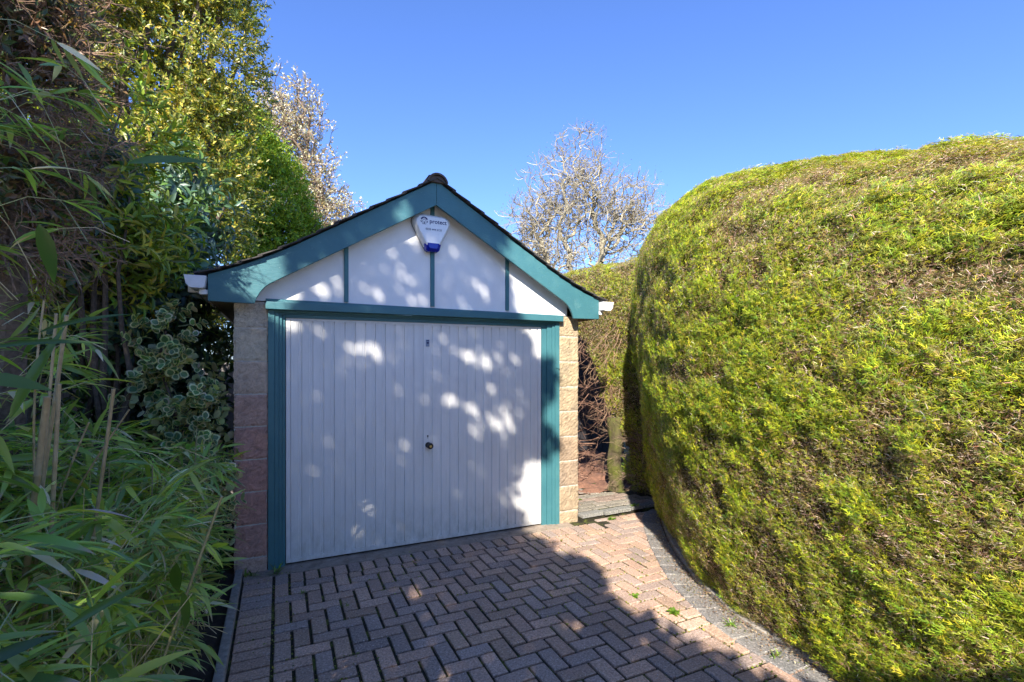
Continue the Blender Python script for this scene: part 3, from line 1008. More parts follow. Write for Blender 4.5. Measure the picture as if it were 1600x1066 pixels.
M_core = leaf_mat('hedge_core', .9, 0.02, spec=.05)
hz = lambda P2: .995 + np.interp(P2[:, 1], [-4, -3.2, -2.6, -1.8, -1.2, -.6, 0, .3], [-.27, -.25, -.20, -.135, -.075, -.03, -.02, -.02])
big = empty('clipped_hedge', 'huge bulging clipped conifer hedge in full sun, filling the right side by the drive', 'hedge', (3.4, -2.2, 0))
HP = hedge_surface(HB, hedge_profile(0), .03, .03, hz)
HN = surf_normals(HP)
if HN[HP.shape[0] // 2, 10, 0] > 0: HN = -HN
lump = (vnoise(HP.reshape(-1, 3), .7, 1) - .5).reshape(HP.shape[:2]) * .07 + (vnoise(HP.reshape(-1, 3), .25, 2) - .5).reshape(HP.shape[:2]) * .035
HP = HP + HN * lump[..., None]
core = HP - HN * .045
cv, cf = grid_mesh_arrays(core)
np_mesh('shade_core', cv, cf, M_core, big, palette(len(cv), [(.06, .055, .016), (.085, .058, .028), (.035, .045, .012)], [2, 1, 2], .3))  # core sheet, colour darkened so gaps between sprays look shaded
hedge_cover(HP, HN, 27000, 'foliage', big, (.016, .036), 1, cull=lambda Q, N: ((Q[:, 1] > -3.75) | (rng.random(len(Q)) < .12)) & (Q[:, 0] < 4.4))
# bare grey sticks poking out of the hedge
mb = MB()
for (x, y, z, L) in ((2.36, -2.85, 1.10, .13), (2.35, -2.75, 1.02, .09), (2.36, -2.3, 1.9, .10), (2.4, -2.0, 1.25, .08), (2.33, -2.5, 1.45, .09)):
    p = Vector((x - .03, y, z)); pts = [p]
    for q in range(5):
        p = p + Vector((rnd.uniform(-.006, .004), rnd.uniform(-.4, .1) * L / 4, L / 4)); pts.append(p)
    mb = MB(); mb.tube(pts, [.005, .005, .004, .004, .003, .002], 5, col=(.42, .34, .27))
    mb.tube([pts[2], pts[2] + Vector((-.015, -.03, .012))], [.004, .002], 4, col=(.42, .34, .27))
    keep(mb.build('bare_stick', M_bark, tint=True), big)

# ------------------------------------------------------------------ far hedge beside the garage
far = empty('clipped_hedge', 'lower flat-topped clipped hedge beyond the garage corner, hollow underneath', 'hedge', (3.7, 1.6, 0))
FB = [(3.30, 7.0), (3.30, 5.0), (3.31, 3.4), (3.34, 2.2), (3.42, 1.4), (3.50, .8), (3.56, .35), (3.62, -.05), (3.75, -.30)]
FP = hedge_surface(FB, [(.03, -.08), (.4, .0), (1.0, .06), (1.7, .08), (2.2, .05), (2.5, -.02), (2.66, -.10), (2.74, -.22), (2.78, -.5), (2.80, -1.2)], .03, .03)
FN = surf_normals(FP)
if FN[FP.shape[0] // 2, 10, 0] > 0: FN = -FN
lump = (vnoise(FP.reshape(-1, 3), .6, 11) - .5).reshape(FP.shape[:2]) * .10
FP = FP + FN * lump[..., None]
def hollow(Q):
    """true where the far hedge has foliage"""
    lim = np.interp(Q[:, 1], [-.4, .50, .72, 1.0, 1.5, 2.4, 7], [0, 0, 1.0, 1.55, 1.85, 1.95, 2.0])
    return Q[:, 2] > lim + (vnoise(Q, .2, 21) - .5) * .35
cv, cf = grid_mesh_arrays(FP - FN * .06)
okf = hollow(cv)[cf].all(axis=1)
np_mesh('shade_core', cv, cf[okf], M_core, far, palette(len(cv), [(.06, .055, .016), (.085, .058, .028), (.035, .045, .012)], [2, 1, 2], .3))  # far hedge core, the same shade put into its dark colour
hedge_cover(FP, FN, 12000, 'foliage', far, (.02, .042), 2, cull=lambda Q, N: hollow(Q) & (Q[:, 1] < 5), dead_bias=.08)
# bare brown branches under the far hedge
def twiggy(mb, p, d, L, r, depth, col, droop=0.0, spread=.7, n=5, sides=5, g_=rnd):
    pts = [Vector(p)]; dd = Vector(d).normalized()
    for q in range(n):
        dd = (dd + Vector((g_.gauss(0, .16), g_.gauss(0, .16), g_.gauss(0, .16) - droop))).normalized()
        pts.append(pts[-1] + dd * L / n)
    mb.tube(pts, [r * (1 - .6 * i / n) for i in range(n + 1)], sides, cap=False, col=shade_of(col, g_.uniform(.75, 1.25)))
    if depth > 0:
        for q in range(g_.randint(2, 4)):
            i = g_.randint(1, n); ax = Vector((g_.gauss(0, 1), g_.gauss(0, 1), g_.gauss(0, 1))).normalized()
            nd = (dd + ax * spread).normalized()
            twiggy(mb, pts[i], nd, L * g_.uniform(.45, .75), r * .55, depth - 1, col, droop, spread, max(3, n - 1), max(3, sides - 1), g_)
mb = MB()
for q in range(46):
    y = rnd.uniform(.7, 2.6); z = rnd.uniform(.25, 1.9)
    twiggy(mb, (3.75 + rnd.uniform(-.1, .3), y, z), (-1, rnd.uniform(-.6, .3), rnd.uniform(-.5, .2)), rnd.uniform(.4, .9), rnd.uniform(.005, .011), 2, (.20, .11, .075))
for q in range(60):
    y = rnd.uniform(.55, 1.3); z = rnd.uniform(1.0, 2.0)
    twiggy(mb, (3.50, y, z), (-.35, rnd.uniform(-.4, .5), -.9), rnd.uniform(.15, .35), .004, 2, (.30, .19, .12))
for q in range(40):
    y = rnd.uniform(.1, .7); z = rnd.uniform(.1, .7)
    twiggy(mb, (3.6, y, z), (-.6, rnd.uniform(-.6, .4), rnd.uniform(-.2, .5)), rnd.uniform(.12, .3), .004, 2, (.22, .15, .10))
keep(mb.build('bare_branches', M_bark, tint=True), far)

# mossy stump at the path's edge
mb = MB(); pts = []; rr = []
for q, z in enumerate(np.linspace(-.02, .87, 12)):
    pts.append((3.47 + .01 * math.sin(q), .62 + .012 * math.cos(q * 1.3), z)); rr.append(.080 + .022 * max(0, .15 - z) / .15 + rnd.uniform(-.004, .004))
vs = []; ns = 16
for p, r in zip(pts, rr):
    for k_ in range(ns):
        a = 2 * math.pi * k_ / ns; r2 = r * (1 + .10 * math.sin(3 * a + 1) + .05 * math.sin(7 * a))
        vs.append((p[0] + r2 * math.cos(a), p[1] + r2 * math.sin(a), p[2]))
fs = [(i * ns + k_, i * ns + (k_ + 1) % ns, (i + 1) * ns + (k_ + 1) % ns, (i + 1) * ns + k_) for i in range(11) for k_ in range(ns)] + [tuple(11 * ns + k_ for k_ in range(ns))]
mb.add(vs, fs)
M_stump, t, b = mat('mossy_wood')
n1 = noise(t, 18, 7, .7, pos(t, (1, 1, .4))); n2 = noise(t, 5, 5, .6, pos(t))
c = mix(t, ramp(t, n2, [(.38, G3(0)), (.58, G3(1))]), ramp(t, n1, [(.3, (.06, .042, .027)), (.7, (.13, .10, .06))]), ramp(t, n1, [(.3, (.045, .05, .008)), (.7, (.115, .12, .02))]))
t.links.new(c, b.inputs['Base Color']); b.inputs['Roughness'].default_value = .95; bump(t, b, n1, 1, .02)
tag(mb.build('tree_stump', M_stump, smooth=True), 'tall mossy stump standing on the soil at the side path edge', 'stump')

# dark block wall closing the side passage
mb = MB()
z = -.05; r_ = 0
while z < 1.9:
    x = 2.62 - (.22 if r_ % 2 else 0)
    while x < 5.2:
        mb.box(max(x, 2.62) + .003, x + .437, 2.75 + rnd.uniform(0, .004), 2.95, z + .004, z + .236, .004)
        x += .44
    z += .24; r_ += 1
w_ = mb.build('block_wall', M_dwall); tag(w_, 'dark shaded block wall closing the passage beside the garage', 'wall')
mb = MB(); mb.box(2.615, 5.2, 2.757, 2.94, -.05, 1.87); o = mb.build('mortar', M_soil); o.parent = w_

# fallen dead twigs on the soil
mb = MB()
for q in range(75):
    x = rnd.uniform(2.75, 3.5); y = rnd.uniform(1.15, 2.3); a = rnd.uniform(0, 6.3); L = rnd.uniform(.1, .45)
    twiggy(mb, (x, y, .09 + rnd.uniform(0, .12)), (math.cos(a), math.sin(a), rnd.uniform(-.1, .12)), L, rnd.uniform(.003, .009), 1, (.42, .25, .18), 0, .6, 4, 4)
tag(mb.build('fallen_twigs', M_bark, tint=True), 'pale dead twigs lying on the reddish soil in the passage', 'twigs', kind='stuff')

# ------------------------------------------------------------------ leafy plants
def in_ellipsoids(n, E, shell=.55, g_=rng):
    """points in a union of ellipsoids (cx,cy,cz,rx,ry,rz), biased to the shell; returns points and outward normals"""
    E = np.array(E, float); vol = (E[:, 3] * E[:, 4] * E[:, 5]) ** .8; idx = g_.choice(len(E), n, p=vol / vol.sum())
    d = unit(g_.normal(size=(n, 3))); r = shell + (1 - shell) * g_.random(n) ** .7
    return E[idx, :3] + d * E[idx, 3:] * r[:, None], unit(d / E[idx, 3:])

def leafy(name, parent, m, C, N, leaves, twig, leaf, width, pal, probs, T=LEAF4, TF=LEAF4F, up=.3, jit=.2, alpha=(35, 75), seed=0, droop=0, tone=None, flat=.5):
    """a twig at every centre C with leaves along it, joined as one foliage mesh"""
    g_ = np.random.default_rng(seed); n = len(C)
    D = unit(N + g_.normal(0, .55, (n, 3)) + np.array([0, 0, up]))
    tl = g_.uniform(twig[0], twig[1], n)
    base = np.repeat(C, leaves, 0); DD = np.repeat(D, leaves, 0); TL = np.repeat(tl, leaves)
    m_ = n * leaves
    t = np.tile(np.linspace(.1, 1, leaves), n) + g_.normal(0, .05, m_)
    ph = np.tile(np.arange(leaves) * 2.4, n) + np.repeat(g_.random(n) * 6.28, leaves) + g_.normal(0, .3, m_)
    a = np.where(np.abs(DD[:, 2:3]) < .9, np.array([[0, 0, 1.0]]), np.array([[1.0, 0, 0]]))
    e1 = unit(np.cross(DD, a)); e2 = np.cross(DD, e1)
    al_ = np.radians(g_.uniform(alpha[0], alpha[1], m_))
    rad = np.cos(ph)[:, None] * e1 + np.sin(ph)[:, None] * e2
    d = unit(DD * np.cos(al_)[:, None] + rad * np.sin(al_)[:, None] + np.array([0, 0, -droop]))
    nr = unit(DD * 1.3 + np.repeat(N, leaves, 0) * .5 + np.array([0, 0, flat]) + g_.normal(0, .38, (m_, 3)))
    P_ = base + DD * (TL * t)[:, None]
    s_ = g_.uniform(leaf[0], leaf[1], m_); w = s_ * g_.uniform(width[0], width[1], m_)
    c = palette(m_, pal, probs, jit, g_)
    if tone is not None: c = c * np.repeat(tone, leaves)[:, None]
    V, F, Cc = stamp(T, TF, P_, d, nr, s_, c, w)
    return V, F, Cc, D, tl

def stems_for(C, D, tl, r, col, mb=None):
    mb = mb or MB()
    for c, d, L in zip(C, D, tl):
        mb.tube([c - d * L * .4, c + d * L], [r, r * .5], 3, cap=False, col=col)
    return mb

def shrub(name, label, cat, base, E, n, leaves, twig, leaf, width, pal, probs, T=LEAF4, TF=LEAF4F, shell=.5, trunk=None, m=None, seed=1, clump=.4, cs=.35, group=None, stem_r=.002, bark=(.12, .09, .07), **kw):
    m = m or M_leaf
    root = empty(name, label, cat, base, group)
    g_ = np.random.default_rng(seed + 900)
    C, N = in_ellipsoids(n, E, shell, g_)
    kq = (vnoise(C, cs, seed) > clump) & (C[:, 2] > .02)
    C, N = C[kq], N[kq]
    V, F, Cc, D, tl = leafy(name, root, m, C, N, leaves, twig, leaf, width, pal, probs, T, TF, seed=seed, **kw)
    np_mesh('foliage', V, F, m, root, Cc)
    mb = MB()
    sel = g_.random(len(C)) < min(1, 900 / max(1, len(C)))
    for c, d, L in zip(C[sel], D[sel], tl[sel]):
        mb.tube([c - d * L * .8, c + d * L], [stem_r, stem_r * .5], 3, cap=False, col=bark)
    # limbs
    E_ = np.array(E)
    for (tx, ty, tr) in (trunk or [(base[0], base[1], .03)]):
        for e_ in E_:
            tgt = Vector(e_[:3]); b0 = Vector((tx, ty, 0))
            for q in range(3):
                tip = tgt + Vector((rnd.uniform(-.7, .7) * e_[3], rnd.uniform(-.7, .7) * e_[4], rnd.uniform(-.2, .8) * e_[5]))
                pts = [b0]
                for i in range(1, 9):
                    u = i / 8; w_ = Vector((rnd.gauss(0, .03), rnd.gauss(0, .03), rnd.gauss(0, .03)))
                    pts.append(b0.lerp(tip, u) + Vector((0, 0, .25 * math.sin(math.pi * u) * (tip.z - b0.z) * .3)) + w_)
                mb.tube(pts, [tr * (1 - .85 * i / 8) for i in range(9)], 6, col=bark)
    keep(mb.build('stems', M_bark, tint=True), root)
    return root, C

GD = [(.030, .050, .018), (.045, .075, .020), (.020, .035, .014), (.07, .10, .02)]
# holm oak type evergreen, tall
shrub('evergreen_tree', 'tall dense evergreen tree with small sunlit leaves behind the left shrubs', 'tree', (-1.6, 3.2, 0),
      [(-1.15, 3.2, 5.1, 1.05, 1.0, 1.5), (-1.0, 3.0, 3.6, .85, .9, 1.1), (-2.2, 3.0, 4.6, 1.1, 1.0, 1.6), (-.95, 3.1, 6.3, .80, .8, .9), (-1.9, 3.0, 5.5, 1.0, .9, .9), (-1.0, 2.8, 2.5, .55, .7, .8), (-.72, 3.1, 5.4, .55, .7, 1.0), (-.85, 3.1, 4.2, .55, .7, .9)],
      17500, 9, (.07, .18), (.038, .066), (.38, .52), [(.30, .32, .05), (.17, .22, .04), (.55, .46, .10), (.08, .12, .035)], [3, 3, 2.5, 2], shell=.35, seed=3, clump=.40, cs=.30, trunk=[(-1.6, 3.2, .09)], alpha=(30, 70))
# lit shrub with long leaves
shrub('tall_shrub', 'tall shrub with long narrow yellow-green leaves catching the sun', 'shrub', (-1.0, .1, 0),
      [(-.98, .0, 2.85, .34, .34, .45), (-1.1, .05, 2.2, .36, .35, .5), (-.88, .25, 2.3, .26, .3, .45)],
      520, 8, (.10, .26), (.07, .125), (.20, .30), [(.38, .44, .05), (.24, .35, .05), (.55, .48, .08), (.12, .19, .035)], [3, 3, 2, 1], T=LEAF6, TF=LEAF6F, shell=.2, seed=4, clump=.36, cs=.25, alpha=(25, 65), up=.5)
# brown twiggy conifer at top left
dc = empty('dying_conifer', 'old conifer full of dead brown twigs at the upper left', 'tree', (-1.15, -.9, 0))
mb = MB()
for q in range(9):
    z = .2 + q * .5
mb.tube([(-1.15, -.9, 0), (-1.14, -.88, 1.2), (-1.12, -.85, 2.3), (-1.12, -.85, 3.5)], [.08, .065, .045, .02], 8, col=(.16, .11, .08))
tips = []
for q in range(150):
    z = rnd.uniform(1.9, 3.7); a = rnd.uniform(-2.4, 1.7)
    d = Vector((math.cos(a), math.sin(a), rnd.uniform(-.25, .35)))
    twiggy(mb, (-1.13, -.87, z), d, rnd.uniform(.16, .36), rnd.uniform(.006, .012), 3, (.24, .15, .10), .03, .75, 5, 4)
keep(mb.build('dead_branches', M_bark, tint=True), dc)
C, N = in_ellipsoids(2400, [(-1.15, -.8, 3.2, .36, .45, .7), (-1.2, -.8, 2.5, .34, .4, .5)], .2, np.random.default_rng(5))
kq = vnoise(C, .3, 31) > .45; C, N = C[kq], N[kq]
V, F, Cc, D, tl = leafy('x', dc, M_leaf, C, N, 9, (.06, .16), (.03, .06), (.25, .45), [(.28, .17, .10), (.09, .11, .04), (.18, .12, .07), (.06, .09, .03)], [2, 2, 2, 2], seed=6)
np_mesh('foliage', V, F, M_leaf, dc, Cc)
# dark laurel
shrub('laurel_shrub', 'dark broad-leaved laurel shading the fence between bamboo and garage', 'shrub', (-1.05, .9, 0),
      [(-1.15, .75, 2.05, .50, .45, .55), (-.80, .95, 2.2, .30, .35, .5), (-1.15, .4, 1.75, .42, .38, .32), (-.72, .8, 1.75, .24, .3, .35), (-1.2, .1, 2.5, .3, .4, .6), (-.8, 1.3, 2.7, .3, .4, .7), (-.95, .7, 1.25, .42, .3, .35), (-.60, .75, 1.1, .16, .25, .5)],
      2100, 8, (.08, .22), (.07, .12), (.34, .46), [(.09, .17, .115), (.12, .21, .10), (.06, .11, .10), (.20, .32, .08)], [3, 3, 2, 1], T=LEAF6, TF=LEAF6F, shell=.15, seed=8, clump=.33, cs=.25, trunk=[(-1.0, .95, .035), (-.85, .8, .03)], alpha=(35, 80))
# bright feathery conifer behind the garage
shrub('conifer', 'bright green feathery conifer showing above the left roof slope', 'tree', (-.1, 5.9, 0),
      [(-.20, 5.9, 4.1, .72, .7, 1.4), (-.55, 5.8, 5.2, .50, .5, .8), (.25, 6.0, 3.2, .8, .7, 1.1)],
      8000, 8, (.08, .2), (.055, .09), (.25, .4), [(.28, .40, .03), (.20, .33, .03), (.42, .48, .04), (.10, .18, .025)], [3, 3, 2, 1], shell=.6, seed=9, clump=.14, cs=.4, trunk=[(-.1, 5.9, .08)], m=M_hedge, up=.1)

# variegated shrub, leaves with a cream margin
vg = empty('variegated_shrub', 'cream-edged variegated shrub against the left garage pier', 'shrub', (-.75, .15, 0))
E = [(-.66, .05, 1.62, .20, .2, .22), (-.60, .10, 1.38, .18, .2, .25), (-.55, .05, 1.05, .20, .2, .25), (-.46, .03, .78, .16, .18, .28), (-.66, -.02, .80, .22, .2, .22), (-.45, -.02, .48, .14, .14, .22), (-.8, .0, 1.3, .14, .16, .14)]
E += [(-.42, -.10, .62, .11, .16, .30), (-.52, -.12, 1.0, .16, .18, .3), (-.40, .0, 1.05, .08, .12, .2)]
C, N = in_ellipsoids(520, E, .35, np.random.default_rng(12))
kq = vnoise(C, .16, 12) > .38; C, N = C[kq], N[kq]
mgn = np.array([[0, 0, 0], [.22, .40, .05], [.6, .46, .07], [.9, .22, .03], [1, 0, 0], [.9, -.22, .03], [.6, -.46, .07], [.22, -.40, .05], [.5, 0, .0]])
MF = [(i, (i + 1) % 8, 8) for i in range(8)]
V, F, Cc, D, tl = leafy('v', vg, M_leaf, C, N, 7, (.05, .13), (.042, .066), (.85, 1.0), [(.66, .66, .38), (.56, .60, .32), (.74, .72, .48)], [3, 3, 1], T=mgn, TF=MF, seed=13, alpha=(40, 80))
np_mesh('leaf_margins', V, F, M_leaf, vg, Cc)
inn = mgn * np.array([.74, .68, 1]) + np.array([.09, 0, .022])
V, F, Cc, _, _ = leafy('v', vg, M_leaf, C, N, 7, (.05, .13), (.042, .066), (.85, 1.0), [(.13, .24, .09), (.10, .19, .08), (.18, .30, .09)], [3, 3, 1], T=inn, TF=MF, seed=13, alpha=(40, 80))
np_mesh('leaf_centres', V, F, M_leaf, vg, Cc)
mb = stems_for(C, D, tl, .0025, (.22, .25, .12))
for (p, rr) in (([(-.68, .22, 0), (-.69, .15, .35), (-.66, .12, .7), (-.58, .1, 1.05), (-.55, .08, 1.3)], .028), ([(-.68, .22, .4), (-.80, .1, .75), (-.95, .05, .98), (-1.02, 0, 1.12)], .022), ([(-.66, .12, .7), (-.62, .02, 1.1), (-.72, .0, 1.5), (-.68, .0, 1.7)], .014), ([(-.58, .1, 1.0), (-.5, .05, 1.15), (-.42, .03, 1.2)], .009), ([(-.95, .1, 1.35), (-.78, .05, 1.45), (-.7, .05, 1.55)], .008)):
    mb.tube(p, [rr * (1 - .55 * i / (len(p) - 1)) for i in range(len(p))], 8, col=(.13, .095, .08))
keep(mb.build('stems', M_bark, tint=True), vg)

# low parsley-like plant and ivy by the pier foot
fn = empty('fern', 'low bright ferny plant by the foot of the left pier', 'plant', (-.42, -.2, 0))
C, N = in_ellipsoids(150, [(-.42, -.18, .16, .13, .16, .14), (-.5, -.35, .12, .12, .14, .1)], .2, np.random.default_rng(14))
C = C[C[:, 2] > .03]; N = N[:len(C)]
N = unit(N + np.array([0, 0, .6]))
V, F, Cc, D, tl = leafy('f', fn, M_leaf, C, N, 8, (.04, .09), (.018, .034), (.5, .8), [(.06, .16, .02), (.045, .12, .02), (.09, .2, .03)], [3, 3, 1], seed=15)
np_mesh('foliage', V, F, M_leaf, fn, Cc)
keep(stems_for(C, D, tl, .0012, (.06, .1, .03)).build('stems', M_cane, tint=True), fn)

# weeds in the joints
def tuft(x, y, z, s_, n, label, kindlong=True):
    g_ = np.random.default_rng(int(abs(x * 1000) + abs(y * 100)))
    P_ = np.tile([0, 0, 0.0], (n, 1)) + g_.normal(0, s_ * .18, (n, 3)) * [1, 1, 0]
    a = g_.uniform(0, 6.28, n); el = g_.uniform(.3, 1.3, n) if kindlong else g_.uniform(.05, .6, n)
    d = np.stack([np.cos(a) * np.cos(el), np.sin(a) * np.cos(el), np.sin(el)], 1)
    V, F, Cc = stamp(BL if kindlong else LEAF6, BLF if kindlong else LEAF6F, P_, d, np.tile([0, 0, 1.0], (n, 1)), g_.uniform(.5, 1, n) * s_, palette(n, [(.14, .24, .03), (.20, .32, .04), (.09, .16, .03)], [3, 2, 1]), (.12 if kindlong else .45) * s_)
    o = np_mesh('weed', V, F, M_leaf, None, Cc); o.location = (x, y, z)
    tag(o, label, 'weed', 'small weeds in the driveway joints'); return o
tuft(-.02, -.09, 0, .10, 14, 'grass tuft at the foot of the left door jamb')
tuft(-.19, -.06, 0, .10, 9, 'thin grass tuft at the foot of the reddish pier')
tuft(.145, -.50, .0, .045, 12, 'small grass tuft between pavers near the left end of the garage door')
tuft(.38, -.80, .0, .025, 10, 'tiny green sprout in the shaded herringbone paving')
tuft(2.12, -1.72, .004, .045, 46, 'bright round weed in the sunlit strip near the border setts', False)
tuft(2.30, -1.98, .01, .07, 16, 'feathery sprig under the hedge edge on the border setts')
tuft(2.86, -.12, .0, .05, 30, 'green weed at the foot of the side path step', False)
tuft(2.80, .42, .06, .07, 10, 'young broad-leaved weed on the side path', False)
tuft(3.22, -.02, .06, .05, 24, 'low weed on the far corner of the side path edge', False)
tuft(2.26, -2.28, .01, .05, 16, 'small grass tuft among the nearest border setts')
tuft(2.05, -1.45, .0, .035, 18, 'low weed in the sunlit joint beside the grey border', False)
# moss and crumbs in joints, uncountable
nn_ = 26000
g_ = np.random.default_rng(55)
X = g_.uniform(-.2, 2.7, nn_); Y = g_.uniform(-3.2, -.1, nn_); P_ = np.stack([X, Y, np.full(nn_, -.003)], 1)
den = vnoise(P_, .45, 61) + .75 * (X > 1.85) * (X < 2.75) + .25 * (X < .1)
# keep those near a joint line
fx = np.minimum(((X - X0) / U) % 1, 1 - ((X - X0) / U) % 1) * U; fy = np.minimum(((Y - Y0) / U) % 1, 1 - ((Y - Y0) / U) % 1) * U
kq = (np.minimum(fx, fy) < .007) & (den > .66); P_ = P_[kq]; n = len(P_)
V, F, Cc = stamp(LEAF4, LEAF4F, P_, unit(g_.normal(0, 1, (n, 3)) * [1, 1, .3] + [0, 0, .25]), np.tile([0, 0, 1.0], (n, 1)) + g_.normal(0, .3, (n, 3)), g_.uniform(.006, .014, n), palette(n, [(.22, .26, .03), (.12, .15, .02), (.34, .33, .06)], [3, 3, 1]))
tag(np_mesh('joint_moss', V, F, M_leaf, None, Cc), 'moss and tiny weeds growing in the paving joints', 'moss', kind='stuff')
# leaf litter and crumbs along the hedge foot
nn_ = 4200
g_ = np.random.default_rng(56)
Yb = g_.uniform(-3.4, -.2, nn_); Xb = np.array([inx(v) for v in Yb]) + .19 + g_.normal(0, .075, nn_)
P_ = np.stack([Xb, Yb, g_.uniform(.012, .038, nn_)], 1)
X2 = g_.uniform(-.2, 2.6, 260); P2 = np.stack([X2, g_.uniform(-.5, -.03, 260), np.full(260, .003)], 1)
X3 = g_.uniform(2.65, 3.4, 200); P3 = np.stack([X3, g_.uniform(.9, 2.2, 200), np.full(200, .075)], 1)
P_ = np.concatenate([P_, P2, P3]); n = len(P_)
V, F, Cc = stamp(LEAF4, LEAF4F, P_, unit(g_.normal(0, 1, (n, 3)) * [1, 1, .12]), np.tile([0, 0, 1.0], (n, 1)) + g_.normal(0, .3, (n, 3)), g_.uniform(.006, .02, n), palette(n, [(.34, .22, .13), (.20, .12, .07), (.50, .40, .27), (.16, .17, .05)], [3, 3, 2, 1]), g_.uniform(.004, .009, n))
tag(np_mesh('leaf_litter', V, F, M_leaf, None, Cc), 'brown clippings and leaf litter along the hedge foot and door threshold', 'litter', kind='stuff')

# ------------------------------------------------------------------ fence
def fence(x0, y0, x1, y1, h, label):
    root = empty('fence', label, 'fence', (x0, y0, 0))
    a = Vector((x0, y0, 0)); b = Vector((x1, y1, 0)); L = (b - a).length; d = (b - a).normalized(); n = Vector((-d.y, d.x, 0))
    mb = MB(); s_ = 0
    while s_ < L:
        w = .095; o_ = .006 if int(s_ / .1) % 2 else 0
        p = [a + d * s_ + n * o_, a + d * (s_ + w) + n * o_, a + d * (s_ + w) + n * (o_ + .014), a + d * s_ + n * (o_ + .014)]
        zt = h + rnd.uniform(-.004, .004)
        mb.add([(q.x, q.y, .02) for q in p] + [(q.x, q.y, zt) for q in p], [(0, 1, 2, 3), (4, 5, 6, 7), (0, 1, 5, 4), (1, 2, 6, 5), (2, 3, 7, 6), (3, 0, 4, 7)])
        s_ += .1
    keep(mb.build('board_panel', M_fence), root)
    mb = MB(); c0 = a + n * -.02; c1 = b + n * .04
    p = [a - n * .02, b - n * .02, b + n * .045, a + n * .045]
    mb.add([(q.x, q.y, h + .006) for q in p] + [(q.x, q.y, h + .03) for q in p], [(0, 1, 2, 3), (4, 5, 6, 7), (0, 1, 5, 4), (1, 2, 6, 5), (2, 3, 7, 6), (3, 0, 4, 7)])
    keep(mb.build('capping_rail', M_fence), root)
    s_ = 0
    while s_ <= L + .01:
        q = a + d * s_ - n * .04; mb = MB(); mb.box(q.x - .035, q.x + .035, q.y - .035, q.y + .035, 0, h + .05, .004)
        keep(mb.build('post', M_fence), root); s_ += 1.8
    return root
fence(-1.62, -5, -1.62, 7.6, 1.40, 'long grey board fence running back behind the bamboo and laurel')
fence(-1.55, 2.3, -.52, 2.3, 1.47, 'short grey board fence panel seen between the variegated shrub and garage')

# ------------------------------------------------------------------ bamboo
bb = empty('bamboo_clump', 'clump of green bamboo with pale cut canes in the left foreground', 'bamboo', (-.8, -1.8, 0))
CN = (.40, .31, .17)
def cane(p0, p1, r, nodes=6, col=CN):
    mb = MB(); a, b = Vector(p0), Vector(p1); pts = []; rr = []
    for i in range(nodes * 3 + 1):
        u = i / (nodes * 3); w = Vector((.008 * math.sin(3 * u + r * 900), .008 * math.cos(2.5 * u + r * 500), 0))
        for du, k_ in (((0, 1.0),) if i % 3 else ((-.003, 1.0), (0, 1.22), (.003, .98))):
            pts.append(a.lerp(b, min(1, max(0, u + du))) + w); rr.append(r * k_ * (1 - .15 * u))
    mb.tube(pts, rr, 10, col=shade_of(col, rnd.uniform(.8, 1.15)))
    o = mb.build('cane', M_cane, smooth=True, tint=True); keep(o, bb); return o
def at(px, py, F):
    yaw = R(25.3); s, c = math.sin(yaw), math.cos(yaw); a = (px - 800) / 771; b = -(py - 569) / 771
    return (F * (a * c + s), -3.96 + F * (c - a * s), 1.48 + F * b)
# the canes that stand clear of the leaves (pixel pairs turned into points at their distance)
for (x0_, y0_, x1_, y1_, F_, r_) in ((40, 900, 100, 492, 1.55, .0065), (66, 800, 84, 490, 1.5, .0045), (112, 1062, 172, 608, 1.5, .0058), (52, 830, 76, 620, 1.45, .010), (75, 820, 90, 600, 1.5, .007), (84, 830, 205, 640, 1.6, .0030), (110, 745, 140, 660, 1.7, .0035), (62, 600, 70, 470, 1.6, .0035)):
    p1_ = Vector(at(x1_, y1_, F_)); p0_ = Vector(at(x0_, y0_, F_))
    d_ = (p0_ - p1_); kk = (p1_.z) / max(.1, (p1_.z - p0_.z)); foot = p1_ + d_ * kk
    foot = p0_ + (foot - p0_) * (1 if r_ > .004 else .2)
    cane(foot, p1_, r_)
g_ = np.random.default_rng(77)
for q in range(16):
    x = -1.35 + 1.0 * g_.random(); y = -2.9 + 2.6 * g_.random(); h = .75 + .45 * g_.random()
    cane((x, y, 0), (x + g_.normal(0, .09), y + g_.normal(0, .09), h), g_.uniform(.0022, .0045), 6, (.30, .27, .13))
mb = MB()
for q in range(520):          # thin straw coloured culms between the leaves
    x = -1.4 + 1.02 * rnd.random(); y = -3.0 + 2.7 * rnd.random(); z0 = rnd.uniform(0, .5); L = rnd.uniform(.25, .7)
    d = Vector((rnd.gauss(.12, .3), rnd.gauss(0, .3), 1)).normalized()
    if x > -.5: L *= .6
    p0 = Vector((x, y, z0)); mb.tube([p0, p0 + d * L * .5 + Vector((.01, 0, 0)), p0 + d * L], [.0022, .0019, .0011], 4, cap=False, col=shade_of(rnd.choice([(.66, .54, .30), (.55, .46, .26), (.42, .38, .18)]), rnd.uniform(.7, 1.1)))
keep(mb.build('straw_culms', M_cane, tint=True), bb)
